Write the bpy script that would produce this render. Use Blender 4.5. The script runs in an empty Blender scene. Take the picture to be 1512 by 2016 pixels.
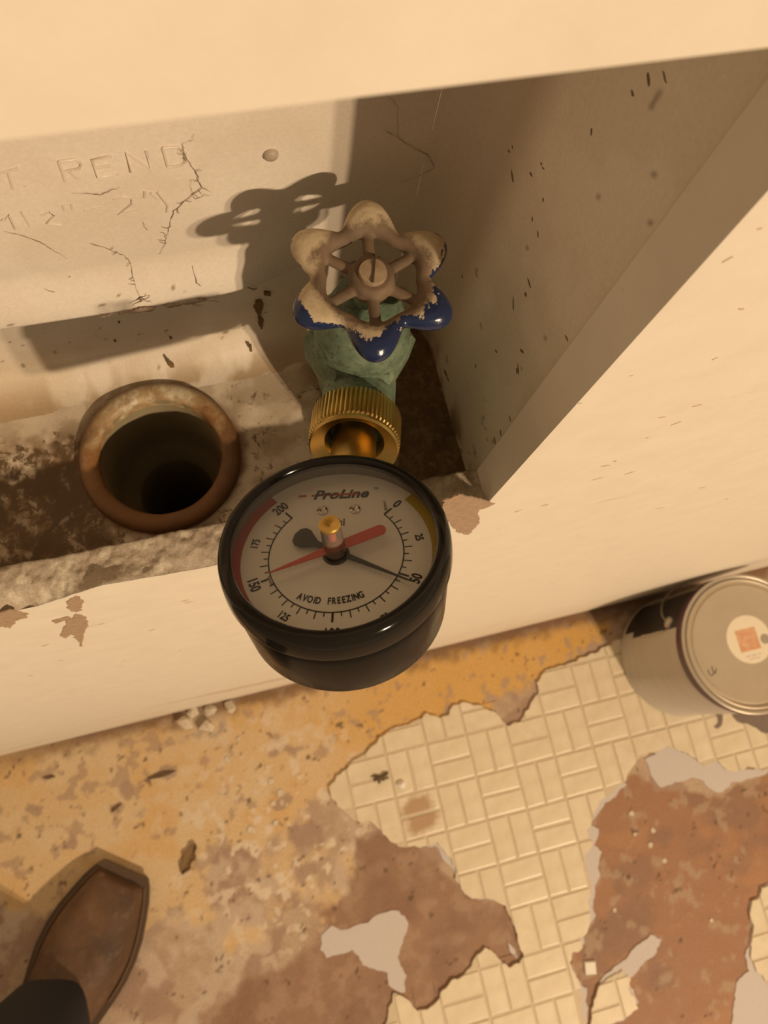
import bpy, bmesh, math, random
import numpy as np
from mathutils import Vector, Matrix, geometry
random.seed(7)
scene = bpy.context.scene
C = scene.collection
PI = math.pi

# ---------------------------------------------------------------- camera, world, lamps, exposure
cam_data = bpy.data.cameras.new('camera')
cam = bpy.data.objects.new('camera', cam_data); C.objects.link(cam)
R = Matrix(((0.9635, 0.2416, -0.1155), (-0.2059, 0.9442, 0.257), (0.1711, -0.2239, 0.9595)))   # world(x,-y,-z) -> camera(right,down,forward)
B = Matrix(((1, 0, 0), (0, -1, 0), (0, 0, -1)))
M3 = (Matrix(((1, 0, 0), (0, -1, 0), (0, 0, -1))) @ (R @ B)).transposed()
q = M3.to_quaternion(); q.normalize()
cam.matrix_world = Matrix.Translation((0, -0.0571, 1.2051)) @ q.to_matrix().to_4x4()
cam_data.sensor_fit = 'VERTICAL'; cam_data.sensor_height = 36.0; cam_data.sensor_width = 27.0
cam_data.lens = 36.0 * 1572.49 / 2016
cam_data.clip_start = 0.005
cam_data.dof.use_dof = True; cam_data.dof.focus_distance = 0.225; cam_data.dof.aperture_fstop = 28.0
scene.camera = cam

world = bpy.data.worlds.new('room_ambient'); scene.world = world; world.use_nodes = True
bg = world.node_tree.nodes['Background']; bg.inputs[0].default_value = (1.0, 0.73, 0.45, 1); bg.inputs[1].default_value = 0.27

def bulb(name, loc, power):
    l = bpy.data.lights.new(name, 'POINT'); l.energy = power; l.color = (1.0, 0.75, 0.485); l.shadow_soft_size = 0.03
    o = bpy.data.objects.new(name, l); o.location = loc; C.objects.link(o)
bulb('ceiling_bulb', (1.044, -2.40, 2.34), 190)
bulb('ceiling_bulb', (1.190, -2.41, 2.34), 128)
vs = scene.view_settings
vs.view_transform = 'Standard'; vs.look = 'None'; vs.gamma = 1.0; vs.use_curve_mapping = False; vs.exposure = 0.0

# ---------------------------------------------------------------- helpers
def srgb(r, g, b):
    f = lambda c: (c / 12.92 if c <= 0.04045 else ((c + 0.055) / 1.055) ** 2.4)
    return (f(r / 255), f(g / 255), f(b / 255))

_rng = np.random.default_rng(3)
_lat = _rng.random((256, 256))
def vnoise(x, y):
    x = np.asarray(x, float); y = np.asarray(y, float)
    xi = np.floor(x).astype(int); yi = np.floor(y).astype(int); fx = x - xi; fy = y - yi
    fx = fx * fx * (3 - 2 * fx); fy = fy * fy * (3 - 2 * fy)
    g = lambda a, b: _lat[a % 256, b % 256]
    return (g(xi, yi) * (1 - fx) + g(xi + 1, yi) * fx) * (1 - fy) + (g(xi, yi + 1) * (1 - fx) + g(xi + 1, yi + 1) * fx) * fy
def fbm(x, y, o=4, seed=0.0):
    x = np.asarray(x, float) + seed * 17.3; y = np.asarray(y, float) + seed * 9.1
    s = 0; a = .5; n = 0
    for i in range(o):
        s = s + a * vnoise(x, y); n += a; x = x * 2.03 + 11.7; y = y * 2.03 + 5.3; a *= .5
    return s / n
def sdist(px, py, poly):           # signed distance, negative inside
    P = np.asarray(poly, float); Q = np.roll(P, -1, 0)
    d = np.full(px.shape, 1e9); ins = np.zeros(px.shape, bool)
    for (ax, ay), (bx, by) in zip(P, Q):
        ex, ey = bx - ax, by - ay; L = ex * ex + ey * ey + 1e-18
        t = np.clip(((px - ax) * ex + (py - ay) * ey) / L, 0, 1)
        d = np.minimum(d, (px - ax - t * ex) ** 2 + (py - ay - t * ey) ** 2)
        c = ((ay > py) != (by > py)) & (px < ex * (py - ay) / (ey if ey != 0 else 1e-18) + ax)
        ins ^= c
    d = np.sqrt(d); return np.where(ins, -d, d)
def sstep(a, b, x): t = np.clip((x - a) / (b - a), 0, 1); return t * t * (3 - 2 * t)

# ---- materials
class Mat:
    def __init__(s, name):
        s.m = bpy.data.materials.new(name); s.m.use_nodes = True; s.t = s.m.node_tree; s.n = s.t.nodes; s.b = s.n['Principled BSDF']
        s._co = None
    def link(s, a, b): s.t.links.new(a, b)
    def new(s, k, **kw):
        n = s.n.new(k)
        for a, v in kw.items(): setattr(n, a, v)
        return n
    def co(s):
        if not s._co: s._co = s.new('ShaderNodeTexCoord')
        return s._co.outputs['Object']
    def noise(s, scale, detail=4, rough=.6, stretch=None, dist=0):
        n = s.new('ShaderNodeTexNoise'); n.inputs['Scale'].default_value = scale; n.inputs['Detail'].default_value = detail
        n.inputs['Roughness'].default_value = rough; n.inputs['Distortion'].default_value = dist
        v = s.co()
        if stretch:
            mp = s.new('ShaderNodeMapping'); mp.inputs['Scale'].default_value = stretch; s.link(v, mp.inputs['Vector']); v = mp.outputs[0]
        s.link(v, n.inputs['Vector']); return n.outputs['Fac']
    def ramp(s, fac, stops):
        r = s.new('ShaderNodeValToRGB'); e = r.color_ramp.elements
        while len(e) < len(stops): e.new(.5)
        for el, (p, c) in zip(e, stops):
            el.position = p; el.color = (*c, 1) if not isinstance(c, (int, float)) else (c, c, c, 1)
        s.link(fac, r.inputs[0]); return r.outputs[0]
    def mix(s, fac, a, b, mode='MIX'):
        m = s.new('ShaderNodeMix'); m.data_type = 'RGBA'; m.blend_type = mode
        for i, v in ((0, fac), (6, a), (7, b)):
            if hasattr(v, 'is_output'): s.link(v, m.inputs[i])
            elif isinstance(v, (int, float)): m.inputs[i].default_value = v
            else: m.inputs[i].default_value = (*v, 1)
        return m.outputs[2]
    def math(s, op, a, b=0.0):
        m = s.new('ShaderNodeMath', operation=op)
        for i, v in ((0, a), (1, b)):
            if hasattr(v, 'is_output'): s.link(v, m.inputs[i])
            else: m.inputs[i].default_value = v
        return m.outputs[0]
    def color(s, v):
        if hasattr(v, 'is_output'): s.link(v, s.b.inputs['Base Color'])
        else: s.b.inputs['Base Color'].default_value = (*v, 1)
        return s
    def rough(s, v):
        if hasattr(v, 'is_output'): s.link(v, s.b.inputs['Roughness'])
        else: s.b.inputs['Roughness'].default_value = v
        return s
    def bump(s, fac, strength=.3, dist=.001):
        b = s.new('ShaderNodeBump'); b.inputs['Strength'].default_value = strength; b.inputs['Distance'].default_value = dist
        s.link(fac, b.inputs['Height']); s.link(b.outputs[0], s.b.inputs['Normal']); return s
    def set(s, **kw):
        for k, v in kw.items(): s.b.inputs[k.replace('_', ' ')].default_value = v
        return s

def plain(name, c, rough=.5, metal=0.0, var=.12, scale=400, bump=0.0):
    m = Mat(name)
    f = m.noise(scale, 3)
    m.color(m.mix(f, tuple(x * (1 - var) for x in c), tuple(min(1, x * (1 + var)) for x in c))).rough(rough).set(Metallic=metal)
    if bump: m.bump(f, bump, .0005)
    return m.m

# ---- mesh builder
WM = {}
class MB:
    def __init__(s): s.v = []; s.f = []
    def add(s, vs, fs):
        o = len(s.v); s.v += [tuple(v) for v in vs]; s.f += [tuple(i + o for i in f) for f in fs]; return s
    def box(s, a, b, M=None):
        x0, y0, z0 = a; x1, y1, z1 = b
        vs = [Vector(p) for p in ((x0, y0, z0), (x1, y0, z0), (x1, y1, z0), (x0, y1, z0), (x0, y0, z1), (x1, y0, z1), (x1, y1, z1), (x0, y1, z1))]
        if M: vs = [M @ v for v in vs]
        return s.add(vs, [(0, 3, 2, 1), (4, 5, 6, 7), (0, 1, 5, 4), (1, 2, 6, 5), (2, 3, 7, 6), (3, 0, 4, 7)])
    def lathe(s, prof, M=None, seg=48, rf=None, cap0=False, cap1=False, a0=0.0):
        M = M or Matrix.Identity(4); vs = []; fs = []; n = len(prof)
        for k in range(seg):
            a = a0 + 2 * PI * k / seg
            for i, (r, z) in enumerate(prof):
                rr = rf(r, i, k) if rf else r
                vs.append(M @ Vector((rr * math.cos(a), rr * math.sin(a), z)))
        for k in range(seg):
            for i in range(n - 1):
                a, b = k * n + i, ((k + 1) % seg) * n + i
                fs.append((a, b, b + 1, a + 1))
        if cap0: fs.append(tuple(k * n for k in range(seg))[::-1])
        if cap1: fs.append(tuple(k * n + n - 1 for k in range(seg)))
        return s.add(vs, fs)
    def tube(s, path, rad, seg=8, closed=False, sy=1.0, caps=True):
        P = [Vector(p) for p in path]; n = len(P); rads = rad if hasattr(rad, '__len__') else [rad] * n
        vs = []; fs = []; up = None
        for i in range(n):
            a = P[i - 1] if (i or closed) else P[i]; b = P[(i + 1) % n] if (i < n - 1 or closed) else P[i]
            t = (b - a).normalized()
            if up is None: up = Vector((0, 0, 1)) if abs(t.z) < .9 else Vector((1, 0, 0))
            sx = t.cross(up).normalized(); u2 = sx.cross(t).normalized(); up = u2
            for k in range(seg):
                an = 2 * PI * k / seg
                vs.append(P[i] + sx * math.cos(an) * rads[i] + u2 * math.sin(an) * rads[i] * sy)
        m = n if closed else n - 1
        for i in range(m):
            for k in range(seg):
                a = i * seg; b = ((i + 1) % n) * seg; k2 = (k + 1) % seg
                fs.append((a + k, a + k2, b + k2, b + k))
        if not closed and caps: fs.append(tuple(range(seg))); fs.append(tuple((n - 1) * seg + k for k in range(seg))[::-1])
        return s.add(vs, fs)
    def prism(s, poly, z0, z1, M=None, inset=0.0):
        P = [Vector((p[0], p[1], 0)) for p in poly]; n = len(P)
        tri = geometry.tessellate_polygon([P]); c = sum(P, Vector()) / n
        vs = [Vector((p.x, p.y, z0)) for p in P] + [Vector((p.x + (c.x - p.x) * inset, p.y + (c.y - p.y) * inset, z1)) for p in P]
        area = sum(P[i].x * P[(i + 1) % n].y - P[(i + 1) % n].x * P[i].y for i in range(n))
        fs = []
        for t in tri:
            a, b, d = (P[i] for i in t)
            ccw = (b - a).cross(d - a).z > 0
            up = tuple(t) if ccw else tuple(t)[::-1]
            fs.append(tuple(i + n for i in up)); fs.append(up[::-1])
        for i in range(n):
            j = (i + 1) % n
            fs.append((i, j, j + n, i + n) if area > 0 else (j, i, i + n, j + n))
        if M: vs = [M @ v for v in vs]
        return s.add(vs, fs)
    def grid(s, nx, ny, fn, flip=False):
        vs = [fn(i / (nx - 1), j / (ny - 1)) for j in range(ny) for i in range(nx)]
        fs = []
        for j in range(ny - 1):
            for i in range(nx - 1):
                a = j * nx + i; f = (a, a + 1, a + nx + 1, a + nx); fs.append(f[::-1] if flip else f)
        return s.add(vs, fs)
    def build(s, name, mat, parent=None, smooth=None, local=False):
        me = bpy.data.meshes.new(name)
        vs = s.v
        if parent is not None and not local:
            W = WM[parent.name].inverted(); vs = [W @ Vector(v) for v in vs]
        me.from_pydata([tuple(v) for v in vs], [], s.f)
        me.materials.append(mat)
        if smooth is not None:
            me.shade_smooth()
            if smooth < 180: me.set_sharp_from_angle(angle=math.radians(smooth))
        me.update()
        return link(name, me, parent)
def link(name, me, parent=None):
    o = bpy.data.objects.new(name, me); C.objects.link(o)
    if parent is not None: o.parent = parent; WM[o.name] = WM[parent.name]
    else: WM[o.name] = Matrix.Identity(4)
    return o
def tag(o, label=None, cat=None, group=None, kind=None):
    for k, v in (('label', label), ('category', cat), ('group', group), ('kind', kind)):
        if v: o[k] = v
    return o
def thing(name, M, label, cat, group=None):
    o = bpy.data.objects.new(name, None); C.objects.link(o); o.empty_display_size = .02
    if not isinstance(M, Matrix): M = Matrix.Translation(M)
    o.matrix_world = M; WM[o.name] = M.copy()
    return tag(o, label, cat, group)
def vcol(o, cols, alpha=None):
    at = o.data.attributes.new('tint', 'FLOAT_COLOR', 'POINT')
    a = np.ones((len(o.data.vertices), 4), np.float32); a[:, :3] = cols
    if alpha is not None: a[:, 3] = alpha
    at.data.foreach_set('color', a.ravel())
def jag(poly, step=.004, amp=.004, sc=90, seed=0):
    out = []; n = len(poly)
    for i in range(n):
        a = np.array(poly[i]); b = np.array(poly[(i + 1) % n]); L = np.linalg.norm(b - a); k = max(1, int(L / step))
        nv = np.array([b[1] - a[1], a[0] - b[0]]) / (L + 1e-9)
        for j in range(k):
            p = a + (b - a) * j / k
            d = float(fbm(p[0] * sc, p[1] * sc, 4, seed)) - .5
            out.append(tuple(p + nv * d * 2 * amp))
    return out
def clip(subj, rect):              # Sutherland-Hodgman, rect convex ccw
    out = subj
    for i in range(len(rect)):
        a = rect[i]; b = rect[(i + 1) % len(rect)]; inp = out; out = []
        if not inp: break
        side = lambda p: (b[0] - a[0]) * (p[1] - a[1]) - (b[1] - a[1]) * (p[0] - a[0])
        for k in range(len(inp)):
            p = inp[k - 1]; c = inp[k]; sp, sc_ = side(p), side(c)
            if (sp >= 0) != (sc_ >= 0):
                t = sp / (sp - sc_); out.append((p[0] + (c[0] - p[0]) * t, p[1] + (c[1] - p[1]) * t))
            if sc_ >= 0: out.append(c)
    return out
def area(p): return .5 * sum(p[i - 1][0] * p[i][1] - p[i][0] * p[i - 1][1] for i in range(len(p)))

# ---------------------------------------------------------------- measured outlines, in metres
D = {"vinyl":[[[0.5171,-0.0559],[0.5028,-0.0598],[0.472,-0.0669],[0.4351,-0.07],[0.404,-0.072],[0.3873,-0.0774],[0.3769,-0.0866],[0.3746,-0.1024],[0.362,-0.111],[0.3453,-0.1253],[0.3353,-0.1343],[0.3154,-0.1352],[0.3063,-0.1247],[0.3026,-0.1124],[0.2908,-0.1026],[0.2715,-0.0932],[0.2569,-0.085],[0.2416,-0.0881],[0.2336,-0.0998],[0.2195,-0.0985],[0.2028,-0.0898],[0.1772,-0.097],[0.1541,-0.0957],[0.1366,-0.1002],[0.1149,-0.1125],[0.0967,-0.1211],[0.0765,-0.1291],[0.055,-0.1431],[0.0368,-0.1535],[0.0366,-0.1641],[0.0452,-0.1812],[0.0623,-0.2069],[0.0835,-0.2125],[0.0937,-0.2257],[0.0981,-0.2353],[0.1104,-0.2491],[0.1258,-0.2595],[0.1497,-0.2638],[0.17,-0.265],[0.1775,-0.2796],[0.1871,-0.3031],[0.1828,-0.3185],[0.1882,-0.3324],[0.1998,-0.3479],[0.2189,-0.3531],[0.2349,-0.3616],[0.2439,-0.3702],[0.2464,-0.3852],[0.2482,-0.4101],[0.248,-0.4262],[0.2497,-0.4387],[0.2419,-0.4465],[0.2261,-0.446],[0.2184,-0.4338],[0.2121,-0.4241],[0.2012,-0.415],[0.1891,-0.4176],[0.1777,-0.4263],[0.1736,-0.4331],[0.1591,-0.4368],[0.1448,-0.4406],[0.1295,-0.4479],[0.1155,-0.4593],[0.1034,-0.4636],[0.0884,-0.4631],[0.0831,-0.45],[0.0749,-0.44],[0.0637,-0.4329],[0.0561,-0.4461],[0.0432,-0.4663],[0.0309,-0.4954],[0.1487,-0.5524],[0.2958,-0.5731],[0.3087,-0.5434],[0.3118,-0.5236],[0.3167,-0.5014],[0.3156,-0.4832],[0.3123,-0.4643],[0.318,-0.4539],[0.3353,-0.4507],[0.3362,-0.4408],[0.3478,-0.4338],[0.3583,-0.4162],[0.3623,-0.3966],[0.3751,-0.3792],[0.3714,-0.3613],[0.3745,-0.3367],[0.3908,-0.3239],[0.387,-0.3056],[0.4034,-0.2926],[0.4191,-0.2748],[0.4427,-0.2632],[0.4652,-0.2556],[0.4801,-0.2415],[0.5044,-0.2295],[0.5305,-0.2279],[0.5467,-0.2256],[0.567,-0.2409],[0.5845,-0.2499],[0.5941,-0.2662],[0.6159,-0.2635],[0.6258,-0.2789],[0.6385,-0.2867],[0.6605,-0.2841],[0.6922,-0.3005],[0.7525,-0.3207],[0.815,-0.2229],[0.8076,-0.1327],[0.6702,-0.0602],[0.5614,-0.0493]],[[0.34,-0.5081],[0.3604,-0.496],[0.3822,-0.4941],[0.3892,-0.5082],[0.3812,-0.5179],[0.3876,-0.5336],[0.3882,-0.5456],[0.3653,-0.5508],[0.3457,-0.5541],[0.3233,-0.5658],[0.3087,-0.5615],[0.3233,-0.5308]],[[0.643,-0.4479],[0.6215,-0.4507],[0.6123,-0.461],[0.5994,-0.4617],[0.5911,-0.4764],[0.5883,-0.4966],[0.5764,-0.5142],[0.5706,-0.5291],[0.5724,-0.5501],[0.5854,-0.5701],[0.6278,-0.574],[0.6927,-0.4658]]],
"felt":[[[-0.0144,-0.3384],[0.0006,-0.3305],[0.0214,-0.3408],[0.0457,-0.3369],[0.0632,-0.334],[0.0963,-0.337],[0.1037,-0.3545],[0.0942,-0.3718],[0.0789,-0.3917],[0.0792,-0.4038],[0.0857,-0.4177],[0.0791,-0.4366],[0.0683,-0.4335],[0.058,-0.4217],[0.0618,-0.4064],[0.0467,-0.4006],[0.0332,-0.3879],[0.0218,-0.3666],[0.005,-0.3679],[-0.0144,-0.3669],[-0.0199,-0.3549]],[[0.1451,-0.2619],[0.166,-0.269],[0.1816,-0.3021],[0.1841,-0.3187],[0.1922,-0.3399],[0.2134,-0.352],[0.2289,-0.3594],[0.229,-0.3468],[0.2028,-0.327],[0.1947,-0.2929],[0.1849,-0.2644],[0.1536,-0.2496]],[[0.5077,-0.2349],[0.5479,-0.2222],[0.5678,-0.2388],[0.5956,-0.262],[0.6162,-0.2626],[0.6393,-0.2846],[0.6889,-0.2928],[0.7009,-0.3028],[0.6541,-0.3008],[0.6274,-0.3021],[0.6038,-0.3096],[0.592,-0.2997],[0.5871,-0.2849],[0.5698,-0.2759],[0.538,-0.2789],[0.5202,-0.2788],[0.5097,-0.2581]],[[0.3379,-0.5075],[0.3622,-0.4905],[0.3831,-0.4843],[0.4111,-0.4719],[0.4384,-0.4624],[0.4494,-0.4724],[0.4391,-0.488],[0.4178,-0.4941],[0.401,-0.5015],[0.3864,-0.5094],[0.3913,-0.5228],[0.3922,-0.5408],[0.3818,-0.5438],[0.3641,-0.5544],[0.3457,-0.5541]],[[0.643,-0.4479],[0.6207,-0.4461],[0.607,-0.4617],[0.5954,-0.4627],[0.5888,-0.4758],[0.586,-0.496],[0.5728,-0.5132],[0.5639,-0.5272],[0.5635,-0.5476],[0.5378,-0.5566],[0.5264,-0.5775],[0.5151,-0.6033],[0.5082,-0.6276],[0.6132,-0.6583],[0.6927,-0.4658]],[[0.2958,-0.5731],[0.3202,-0.526],[0.323,-0.5032],[0.314,-0.4808],[0.3093,-0.4635],[0.3172,-0.4504],[0.3408,-0.4482],[0.3444,-0.4329],[0.3648,-0.418],[0.3689,-0.3984],[0.3795,-0.3804],[0.4025,-0.3399],[0.3939,-0.3291],[0.4049,-0.3104],[0.3963,-0.2994],[0.418,-0.2855],[0.4446,-0.2726],[0.4684,-0.2609],[0.4468,-0.2509],[0.3739,-0.2935],[0.3357,-0.3684],[0.2989,-0.4405],[0.2887,-0.517]],[[0.2397,-0.3609],[0.2481,-0.3714],[0.2515,-0.3867],[0.2535,-0.4076],[0.2494,-0.4306],[0.2607,-0.4297],[0.2648,-0.3698],[0.2511,-0.3537]],[[0.2317,-0.4116],[0.2426,-0.4287],[0.2414,-0.4403],[0.2331,-0.43]]],
"yellow":[[[-0.4173,0.0052],[-0.1496,0.0016],[0.1918,-0.007],[0.512,-0.0212],[0.4981,-0.0503],[0.4398,-0.0588],[0.3815,-0.0841],[0.3138,-0.0907],[0.24,-0.0953],[0.1661,-0.1067],[0.0835,-0.1298],[0.0331,-0.1526],[-0.0008,-0.172],[-0.0355,-0.1975],[-0.1261,-0.1871],[-0.1498,-0.2009],[-0.1487,-0.2674],[-0.2308,-0.2705],[-0.2648,-0.2738],[-0.3787,-0.204],[-0.4385,-0.1684]],[[-0.1286,-0.3055],[-0.1018,-0.3097],[-0.105,-0.325],[-0.1323,-0.3237]],[[-0.0369,-0.204],[0.0548,-0.2491],[-0.0041,-0.3139],[-0.0695,-0.2892],[-0.0736,-0.2416]]],
"brown_right":[[[0.4191,-0.2748],[0.4427,-0.2632],[0.4773,-0.2498],[0.5097,-0.2581],[0.5202,-0.2788],[0.5897,-0.3059],[0.7009,-0.3028],[0.7783,-0.3366],[0.628,-0.6941],[0.2953,-0.5958],[0.318,-0.4539],[0.3583,-0.4162],[0.3767,-0.3373]]],
"brown_mid":[[[0.2143,-0.4167],[0.1839,-0.4281],[0.0792,-0.4566],[0.0343,-0.4814],[-0.1023,-0.4416],[-0.1226,-0.3415],[-0.0199,-0.2957],[0.0432,-0.2683],[0.1233,-0.2692],[0.1818,-0.3058],[0.1977,-0.3473],[0.2477,-0.3651],[0.2497,-0.4387]]],
"dark_patch":[[[0.6635,-0.2049],[0.6838,-0.2072],[0.7228,-0.2169],[0.761,-0.2292],[0.7471,-0.2634],[0.7142,-0.2495],[0.6942,-0.2351],[0.6827,-0.2266],[0.6673,-0.2171]],[[0.6403,-0.1992],[0.6493,-0.2033],[0.6448,-0.2153],[0.6345,-0.2202],[0.6294,-0.217],[0.6384,-0.2099]]],
"patch":[[-0.3168,-0.1395],[-0.3623,-0.084],[-0.2342,-0.0902],[-0.176,-0.0774],[-0.027,-0.1581],[-0.0124,-0.0909],[-0.1029,-0.247],[-0.0196,-0.2563],[0.0456,-0.163]],
"web":[[[-0.0453,0.9602],[-0.0376,0.9617],[-0.0328,0.9617],[-0.0291,0.9623],[-0.0244,0.9619],[-0.0206,0.9624],[-0.0174,0.9634],[-0.0128,0.9619],[-0.0084,0.9624],[-0.0047,0.9625],[0.0015,0.9628],[0.0096,0.9618],[0.0157,0.9587],[0.0207,0.9547]],[[-0.0618,0.9627],[-0.0591,0.9603],[-0.0531,0.96]],[[0.008,1.0332],[0.0073,1.031],[0.0046,1.0302],[0.0047,1.027],[0.0053,1.0237],[0.0069,1.0186],[0.0075,1.0122],[0.0038,1.009],[0.0008,1.0059],[-0.001,1.0042],[-0.0032,0.9976],[-0.0048,0.9924],[-0.0058,0.9888],[-0.0082,0.9844]],[[0.0052,1.0163],[0.0047,1.0112],[0.0052,1.0078],[0.008,1.0093],[0.01,1.0086]],[[-0.0264,0.9946],[-0.0228,0.9918],[-0.0202,0.9887],[-0.0179,0.9861],[-0.0171,0.9817],[-0.0177,0.9744],[-0.0171,0.9686],[-0.0137,0.9676]],[[-0.0466,1.0056],[-0.0426,1.0029],[-0.0392,0.9989],[-0.0365,0.994],[-0.0339,0.9889]],[[0.0007,0.9778],[0.0012,0.9717],[0.0026,0.9702]],[[-0.0103,1.0015],[-0.01,0.9988],[-0.0095,0.9966]],[[-0.0255,1.017],[-0.0223,1.0165],[-0.0187,1.0151],[-0.0156,1.0164],[-0.0133,1.0168]],[[-0.0442,0.9777],[-0.0409,0.9758]],[[-0.0366,0.9805],[-0.0349,0.9805]],[[-0.0205,0.9662],[-0.0166,0.9684],[-0.0142,0.9683]],[[-0.0022,0.9575],[0.0026,0.9551],[0.0072,0.952]]],
"web2":[[[0.0566,1.0387],[0.0607,1.034],[0.0619,1.0225],[0.0669,1.0175],[0.0729,1.0128],[0.0753,1.0073],[0.0716,1.0047],[0.0656,1.0027]],[[0.0619,1.0225],[0.0574,1.0261]],[[0.079,1.0332],[0.0794,1.0245],[0.0803,1.0114],[0.0798,0.9955]]],
"boss":[[0.027,1.0217]],
"letters":[[[-0.0401,1.0276],[-0.0356,1.0285]],[[-0.0381,1.0281],[-0.039,1.0215]],[[-0.0359,1.0221],[-0.0359,1.0218]],[[-0.0261,1.0216],[-0.0258,1.0291]],[[-0.0258,1.0291],[-0.0218,1.0292],[-0.0208,1.0273],[-0.0217,1.0257],[-0.026,1.0254]],[[-0.0245,1.0256],[-0.023,1.0222]],[[-0.0132,1.0286],[-0.018,1.0281],[-0.0181,1.0216],[-0.0127,1.0218]],[[-0.0179,1.0252],[-0.014,1.0253]],[[-0.0096,1.0219],[-0.0096,1.0291],[-0.0046,1.022],[-0.0045,1.0289]],[[-0.0001,1.022],[-0.0004,1.0293]],[[-0.0004,1.0293],[0.0036,1.0289],[0.0049,1.0262],[0.0045,1.0231],[0.0031,1.0219],[-0.0001,1.022]],[[-0.0456,1.0095],[-0.0432,1.0118],[-0.0434,1.0056]],[[-0.0398,1.0126],[-0.0395,1.006]],[[-0.0357,1.0097],[-0.0332,1.0107],[-0.0325,1.0089],[-0.035,1.0062],[-0.0317,1.0045]],[[-0.029,1.0128],[-0.0293,1.0104]],[[-0.0269,1.0128],[-0.0271,1.0104]],[[-0.0243,1.0091],[-0.02,1.0093]],[[-0.0159,1.0121],[-0.0135,1.0132],[-0.0113,1.0115],[-0.0118,1.0092],[-0.016,1.0057],[-0.0102,1.0063]],[[-0.0074,1.0138],[-0.008,1.011]],[[-0.0061,1.0128],[-0.0048,1.0101]],[[-0.0043,1.0128],[-0.0024,1.0067],[-0.0031,1.0038]]],
"torn":[[[-0.0623,0.9301],[-0.0579,0.9357],[-0.0579,0.927],[-0.0625,0.9099],[-0.0654,0.9068],[-0.0658,0.9152]],[[-0.0813,0.8669],[-0.0714,0.8945],[-0.0657,0.9045],[-0.0643,0.8966],[-0.0683,0.8762],[-0.0751,0.8537],[-0.0832,0.8243],[-0.0794,0.847],[-0.0778,0.8633],[-0.082,0.8567]],[[-0.0836,0.9348],[-0.0786,0.9359],[-0.0766,0.9267],[-0.0785,0.9184],[-0.0833,0.916],[-0.0884,0.9052],[-0.0888,0.9119],[-0.0915,0.9113]],[[-0.0753,0.9016],[-0.0685,0.9038],[-0.0689,0.8988],[-0.075,0.895]],[[0.0637,0.9591],[0.0685,0.9633],[0.0814,0.9464],[0.0874,0.938],[0.085,0.9343],[0.0818,0.9334],[0.0888,0.9072],[0.0887,0.8882],[0.0812,0.9003],[0.074,0.9198],[0.0658,0.9447]]],
"ledge_front":[[-0.0824,0.9339],[-0.0738,0.9307],[-0.0664,0.9341],[-0.0547,0.9405],[-0.0483,0.9428],[-0.0328,0.9392],[-0.0113,0.9358]],
"grime":[[[0.0199,0.9482],[0.0221,0.9481],[0.0223,0.9434],[0.0213,0.9382],[0.0223,0.9321],[0.0214,0.9272],[0.0203,0.9313],[0.0202,0.9386],[0.0192,0.9444]],[[0.0232,0.9535],[0.0255,0.9522],[0.0251,0.9501],[0.0233,0.9512]],[[0.0157,0.9236],[0.0167,0.9228],[0.0167,0.9181],[0.0176,0.9154],[0.0158,0.9147]],[[-0.0149,0.9245],[-0.0141,0.9202],[-0.0129,0.9165],[-0.0135,0.9142],[-0.0148,0.9151],[-0.0152,0.9198]],[[-0.0161,0.9136],[-0.0134,0.9125],[-0.0143,0.906],[-0.0162,0.9054]],[[-0.0126,0.9335],[-0.0115,0.9324],[-0.0122,0.9308]],[[-0.0314,0.937],[-0.0306,0.9365],[-0.0313,0.9355]],[[-0.0275,0.95],[-0.0267,0.9496],[-0.0272,0.9484]]],
"chips":{"sq":[0.3379,-0.4791],
"c1":[-0.1404,-0.0188],
"c2":[-0.1116,-0.0311],
"c3":[-0.1271,-0.0055],
"c4":[-0.1022,-0.0087],
"c5":[-0.0731,-0.0101],
"f1":[-0.0931,-0.081],
"f2":[-0.0382,-0.1256],
"f3":[-0.0296,-0.1434],
"f4":[-0.043,-0.1547],
"f5":[-0.0443,-0.1814],
"f6":[-0.0789,-0.1819],
"f7":[-0.0717,-0.0578],
"tw1":[-0.1819,-0.0787],
"tw2":[-0.252,-0.1061],
"tw3":[-0.3312,-0.0444],
"leaf":[-0.1683,-0.196],
"bug":[0.1128,-0.1589],
"wch":[0.1388,-0.1765],
"w1":[0.4586,-0.3302],
"w2":[0.4866,-0.3326],
"w3":[0.4895,-0.3758],
"w4":[0.3962,-0.419],
"w5":[0.4624,-0.3022],
"w6":[0.5319,-0.4697],
"w7":[0.4764,-0.3501]},"can":[0.6074856437453711,-0.10021241040015244,0.09075000000000003,0.2062036803105614],
"side_marks":[[0.0713,1.0321],[0.0705,1.0346],[0.0564,1.0459],[0.055,1.0461],[0.0497,1.0412],[0.0502,1.0326],[0.0456,1.033],[0.0412,1.0054],[0.0396,1.0195],[0.0387,1.0153],[0.0258,0.9935],[0.0256,0.9948],[0.0284,1.0013],[0.0378,0.9823],[0.0433,0.9604],[0.0571,0.925],[0.0542,0.9259],[0.0171,0.9769],[0.0166,0.965],[0.0168,0.9575],[0.0452,1.07],[0.0377,1.0921],[0.0342,1.0961],[0.0396,1.0866],[0.0175,1.0302],[0.0869,0.9564],[0.0706,0.9724],[0.0654,1.0294],[0.0585,1.0394],[0.0105,1.0279]],
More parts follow.
